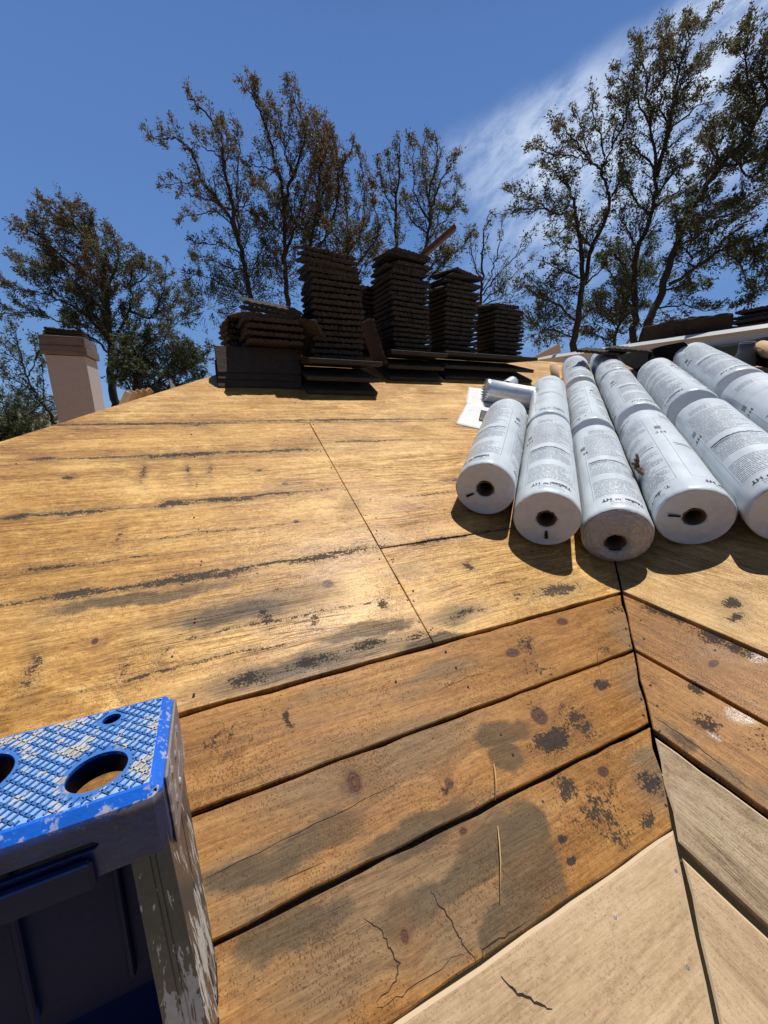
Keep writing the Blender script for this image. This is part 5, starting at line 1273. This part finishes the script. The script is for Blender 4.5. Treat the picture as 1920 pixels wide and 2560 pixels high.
for pts, ra, o_, ti in ((((1015, 1020), (1085, 760), (1125, 540), (1150, 380), (1195, 230), (1190, 100)), .06, .6, .45), (((1085, 760), (1180, 680), (1260, 600), (1290, 550)), .03, -.4, .35), (((1125, 540), (1200, 450), (1260, 400), (1290, 340)), .03, .9, .4), (((985, 730), (920, 600), (890, 480), (900, 360)), .03, -.6, .45), (((955, 500), (1010, 400), (1050, 320)), .025, .3, .45),
                        (((1020, 1000), (930, 880), (860, 800), (840, 840)), .03, -.5, .3), (((985, 1240), (880, 1130), (820, 1000), (810, 930)), .035, .5, .2), (((905, 1440), (850, 1320), (800, 1240)), .03, -.5, .15), (((890, 1650), (830, 1540), (760, 1450), (720, 1400)), .04, .6, .05), (((1000, 1150), (1110, 1000), (1200, 900), (1260, 820)), .035, .7, .25), (((990, 1200), (1120, 1120), (1180, 1050)), .03, -.5, .2),
                        (((895, 1550), (960, 1450), (1020, 1400)), .03, .5, .05), (((890, 1800), (820, 1700), (760, 1640)), .03, -.4, 0), (((1150, 380), (1090, 260), (1070, 180)), .025, .3, .5), (((1190, 250), (1240, 180), (1230, 130)), .02, .8, .5), (((1085, 760), (1040, 600), (1060, 440)), .03, .2, .4), (((930, 300), (980, 280), (1050, 290)), .02, -.3, .45)):
    t.limb(z7(*pts), D, ra, .009, (0, o_), .12, .62, ti)
t.done('locust_tree', 'tall dark tree with the highest tip at right, behind the forked one')
D = 8.6; t = Tree(29, .15, .085, 1.3, .75)
tr = z7((915, 2060), (950, 1900), (1050, 1680), (1125, 1420), (1200, 1220), (1390, 960), (1550, 760), (1660, 570), (1800, 380))
t.foot(*tr[0], D, .12); t.limb(tr, D, .12, .03, (0, .3), .3)
for pts, ra, o_, ti in ((((1570, 740), (1600, 600), (1545, 460), (1535, 300), (1560, 110)), .045, .4, .4), (((1535, 330), (1500, 270), (1465, 255)), .02, .2, .35), (((1600, 600), (1500, 560), (1460, 500)), .02, .6, .35), (((1390, 960), (1520, 940), (1650, 880), (1760, 800)), .045, .2, .25), (((1090, 1640), (1240, 1545), (1400, 1430), (1560, 1370), (1720, 1300)), .05, -.3, .1),
                        (((1200, 1220), (1350, 1260), (1500, 1210), (1680, 1150)), .035, .5, .2), (((1125, 1420), (1290, 1340), (1430, 1280)), .035, -.5, .15), (((1400, 1430), (1480, 1500), (1530, 1590)), .025, .1, .05), (((1560, 1370), (1620, 1480), (1660, 1560)), .025, -.4, .05), (((1050, 1680), (1180, 1640), (1280, 1640)), .03, .4, 0), (((1000, 1780), (1150, 1760), (1320, 1790)), .03, -.3, 0), (((1240, 1545), (1200, 1440), (1260, 1300)), .03, .5, .15),
                        (((1390, 960), (1350, 850), (1340, 760)), .03, -.5, .2), (((1300, 1080), (1340, 960), (1330, 850)), .03, .5, .1), (((1550, 760), (1500, 700), (1440, 690)), .025, .2, .3), (((1450, 900), (1560, 1020), (1680, 1060)), .03, .6, .2), (((1660, 570), (1620, 400), (1650, 250)), .035, .3, .4), (((1390, 1420), (1450, 1360), (1580, 1500)), .03, -.2, .05), (((1600, 1000), (1650, 900), (1700, 700)), .03, .3, .3),
                        (((1620, 1700), (1560, 1720), (1480, 1760)), .02, .2, 0), (((1700, 1250), (1650, 1600), (1560, 1700)), .03, .1, 0), (((1180, 1250), (1260, 1160), (1360, 1100)), .03, .3, .15)):
    t.limb(z7(*pts), D, ra, .010, (0, o_), .12, .66, ti)
t.done('locust_tree', 'big dark tree with a thick limb leaning out of the right picture edge')
D = 11.0; t = Tree(30, .05, .10, 1.2, .8)
tr = z7((770, 2060), (800, 1850), (830, 1660), (835, 1560), (800, 1420))
t.foot(*tr[0], D, .06); t.limb(tr, D, .06, .012, (0, 0), .2)
for pts in (((800, 1850), (720, 1760), (650, 1730)), ((830, 1700), (900, 1600), (960, 1560)), ((790, 1900), (860, 1800), (980, 1760)), ((780, 1980), (680, 1930), (610, 1920)), ((830, 1640), (740, 1560), (690, 1500))): t.limb(z7(*pts), D, .03, .009, (0, t.r.uniform(-.6, .6)), .1, .6)
t.mass(at(1390, 650, 11.0), (.9, .6, .8), 260, .02)
t.done('locust_tree', 'lower green tree standing between the trunks of the big right-hand trees')
# left tree beside the chimney
D = 11.5; t = Tree(31, .55, .095, 1.35, .85)
tr = z5((775, 1500), (745, 1300), (735, 1080), (725, 900), (705, 720), (680, 520), (600, 380), (450, 240), (290, 110))
t.foot(*tr[0], D, .15); t.limb(tr, D, .15, .014, (0, -.3), .25)
for pts, ra, o_, ti in ((((705, 720), (560, 600), (400, 470), (240, 330), (140, 300)), .06, -.4, .55), (((725, 900), (600, 760), (420, 640), (240, 540), (70, 490)), .06, .5, .5), (((735, 1060), (620, 930), (450, 800), (250, 720), (60, 700)), .06, -.6, .35), (((740, 1150), (600, 1020), (420, 930), (200, 860), (20, 870)), .05, .5, .2), (((680, 520), (640, 360), (560, 260), (470, 150)), .04, .6, .6),
                        (((745, 1080), (830, 930), (880, 780), (870, 640), (930, 520)), .06, .3, .35), (((860, 850), (980, 890), (1040, 860), (1090, 720), (1110, 560)), .05, -.4, .2), (((1030, 870), (1150, 800), (1250, 700)), .03, .3, .2), (((700, 700), (780, 560), (790, 420), (740, 310)), .04, -.5, .5), (((690, 600), (600, 500), (480, 380), (380, 260)), .04, .7, .7), (((730, 960), (620, 860), (560, 700), (520, 560)), .04, .8, .8),
                        (((740, 1180), (880, 1060), (1010, 1010), (1150, 960), (1270, 860)), .05, .5, .1), (((720, 850), (640, 700), (600, 560)), .04, -.8, .85), (((560, 600), (440, 560), (330, 420)), .03, -.2, .5), (((600, 380), (500, 300), (330, 250), (220, 200)), .03, .3, .55), (((870, 680), (980, 620), (1010, 560)), .03, .5, .3), (((420, 640), (330, 600), (180, 620)), .03, .4, .35), (((735, 1000), (640, 960), (500, 960)), .04, -.5, .5)):
    t.limb(z5(*pts), D, ra, .010, (0, o_), .1, .85, ti, .17)
t.done('acacia_tree', 'broad leafy brown-green tree rising behind the chimney')
D = 10.6; t = Tree(32, .02, .10, 1.25, .7)
tr = z5((900, 1500), (900, 1350), (930, 1200), (960, 1080), (990, 1000)); t.foot(*tr[0], D, .07); t.limb(tr, D, .07, .02, (0, 0), .1)
for pts in (((900, 1380), (1000, 1250), (1150, 1150), (1270, 1090)), ((900, 1420), (1050, 1340), (1220, 1250), (1390, 1110)), ((920, 1250), (830, 1140), (820, 1060)), ((900, 1440), (1040, 1400), (1200, 1340), (1330, 1280)), ((930, 1200), (1080, 1080), (1130, 980)), ((900, 1400), (820, 1300), (780, 1220)), ((1050, 1340), (1120, 1220), (1200, 1180)), ((900, 1460), (1000, 1440), (1120, 1420)), ((930, 1180), (880, 1080), (900, 980))):
    t.limb(z5(*pts), D, .035, .012, (0, t.r.uniform(-.7, .7)), .08, .62, None, .14)
t.mass(at(*z5((1010, 1230))[0], D), (.75, .6, .5), 420, .03); t.mass(at(*z5((1230, 1190))[0], D), (.5, .5, .28), 200, .03)
t.done('acacia_tree', 'low dense dark-green tree between the chimney and the tile stacks')
D = 9.2; t = Tree(33, .15, .09, .9, .55)
tr = z5((390, 1640), (330, 1520), (210, 1370), (150, 1200), (120, 1050), (100, 950)); t.foot(*tr[0], D, .05); t.limb(tr, D, .05, .010, (0, 0), .2, .5)
for pts in (((210, 1370), (100, 1300), (20, 1240)), ((180, 1290), (240, 1180), (240, 1080)), ((330, 1520), (230, 1440), (100, 1380)), ((150, 1200), (60, 1120), (10, 1060)), ((360, 1580), (300, 1450), (290, 1330), (280, 1200)), ((380, 1620), (260, 1540), (120, 1500)), ((240, 1180), (290, 1080), (330, 1010))): t.limb(z5(*pts), D, .022, .008, (0, t.r.uniform(-.4, .4)), .12, .5)
t.done('acacia_tree', 'small sparse leaning tree at the left picture edge, left of the chimney')
D = 15.0; t = Tree(34, .0, .13, 1.3, .8)
tr = z5((60, 1800), (60, 1650), (70, 1520)); t.foot(*tr[0], D, .12); t.limb(tr, D, .1, .03, (0, 0), .05, .7)
t.mass(at(10, 905, D), (1.6, 1.2, 1.0), 900, .0); t.mass(at(50, 940, D), (1.0, 1.0, .7), 500, .05)
t.done('broadleaf_tree', 'rounded bright-green tree low at the far left edge')
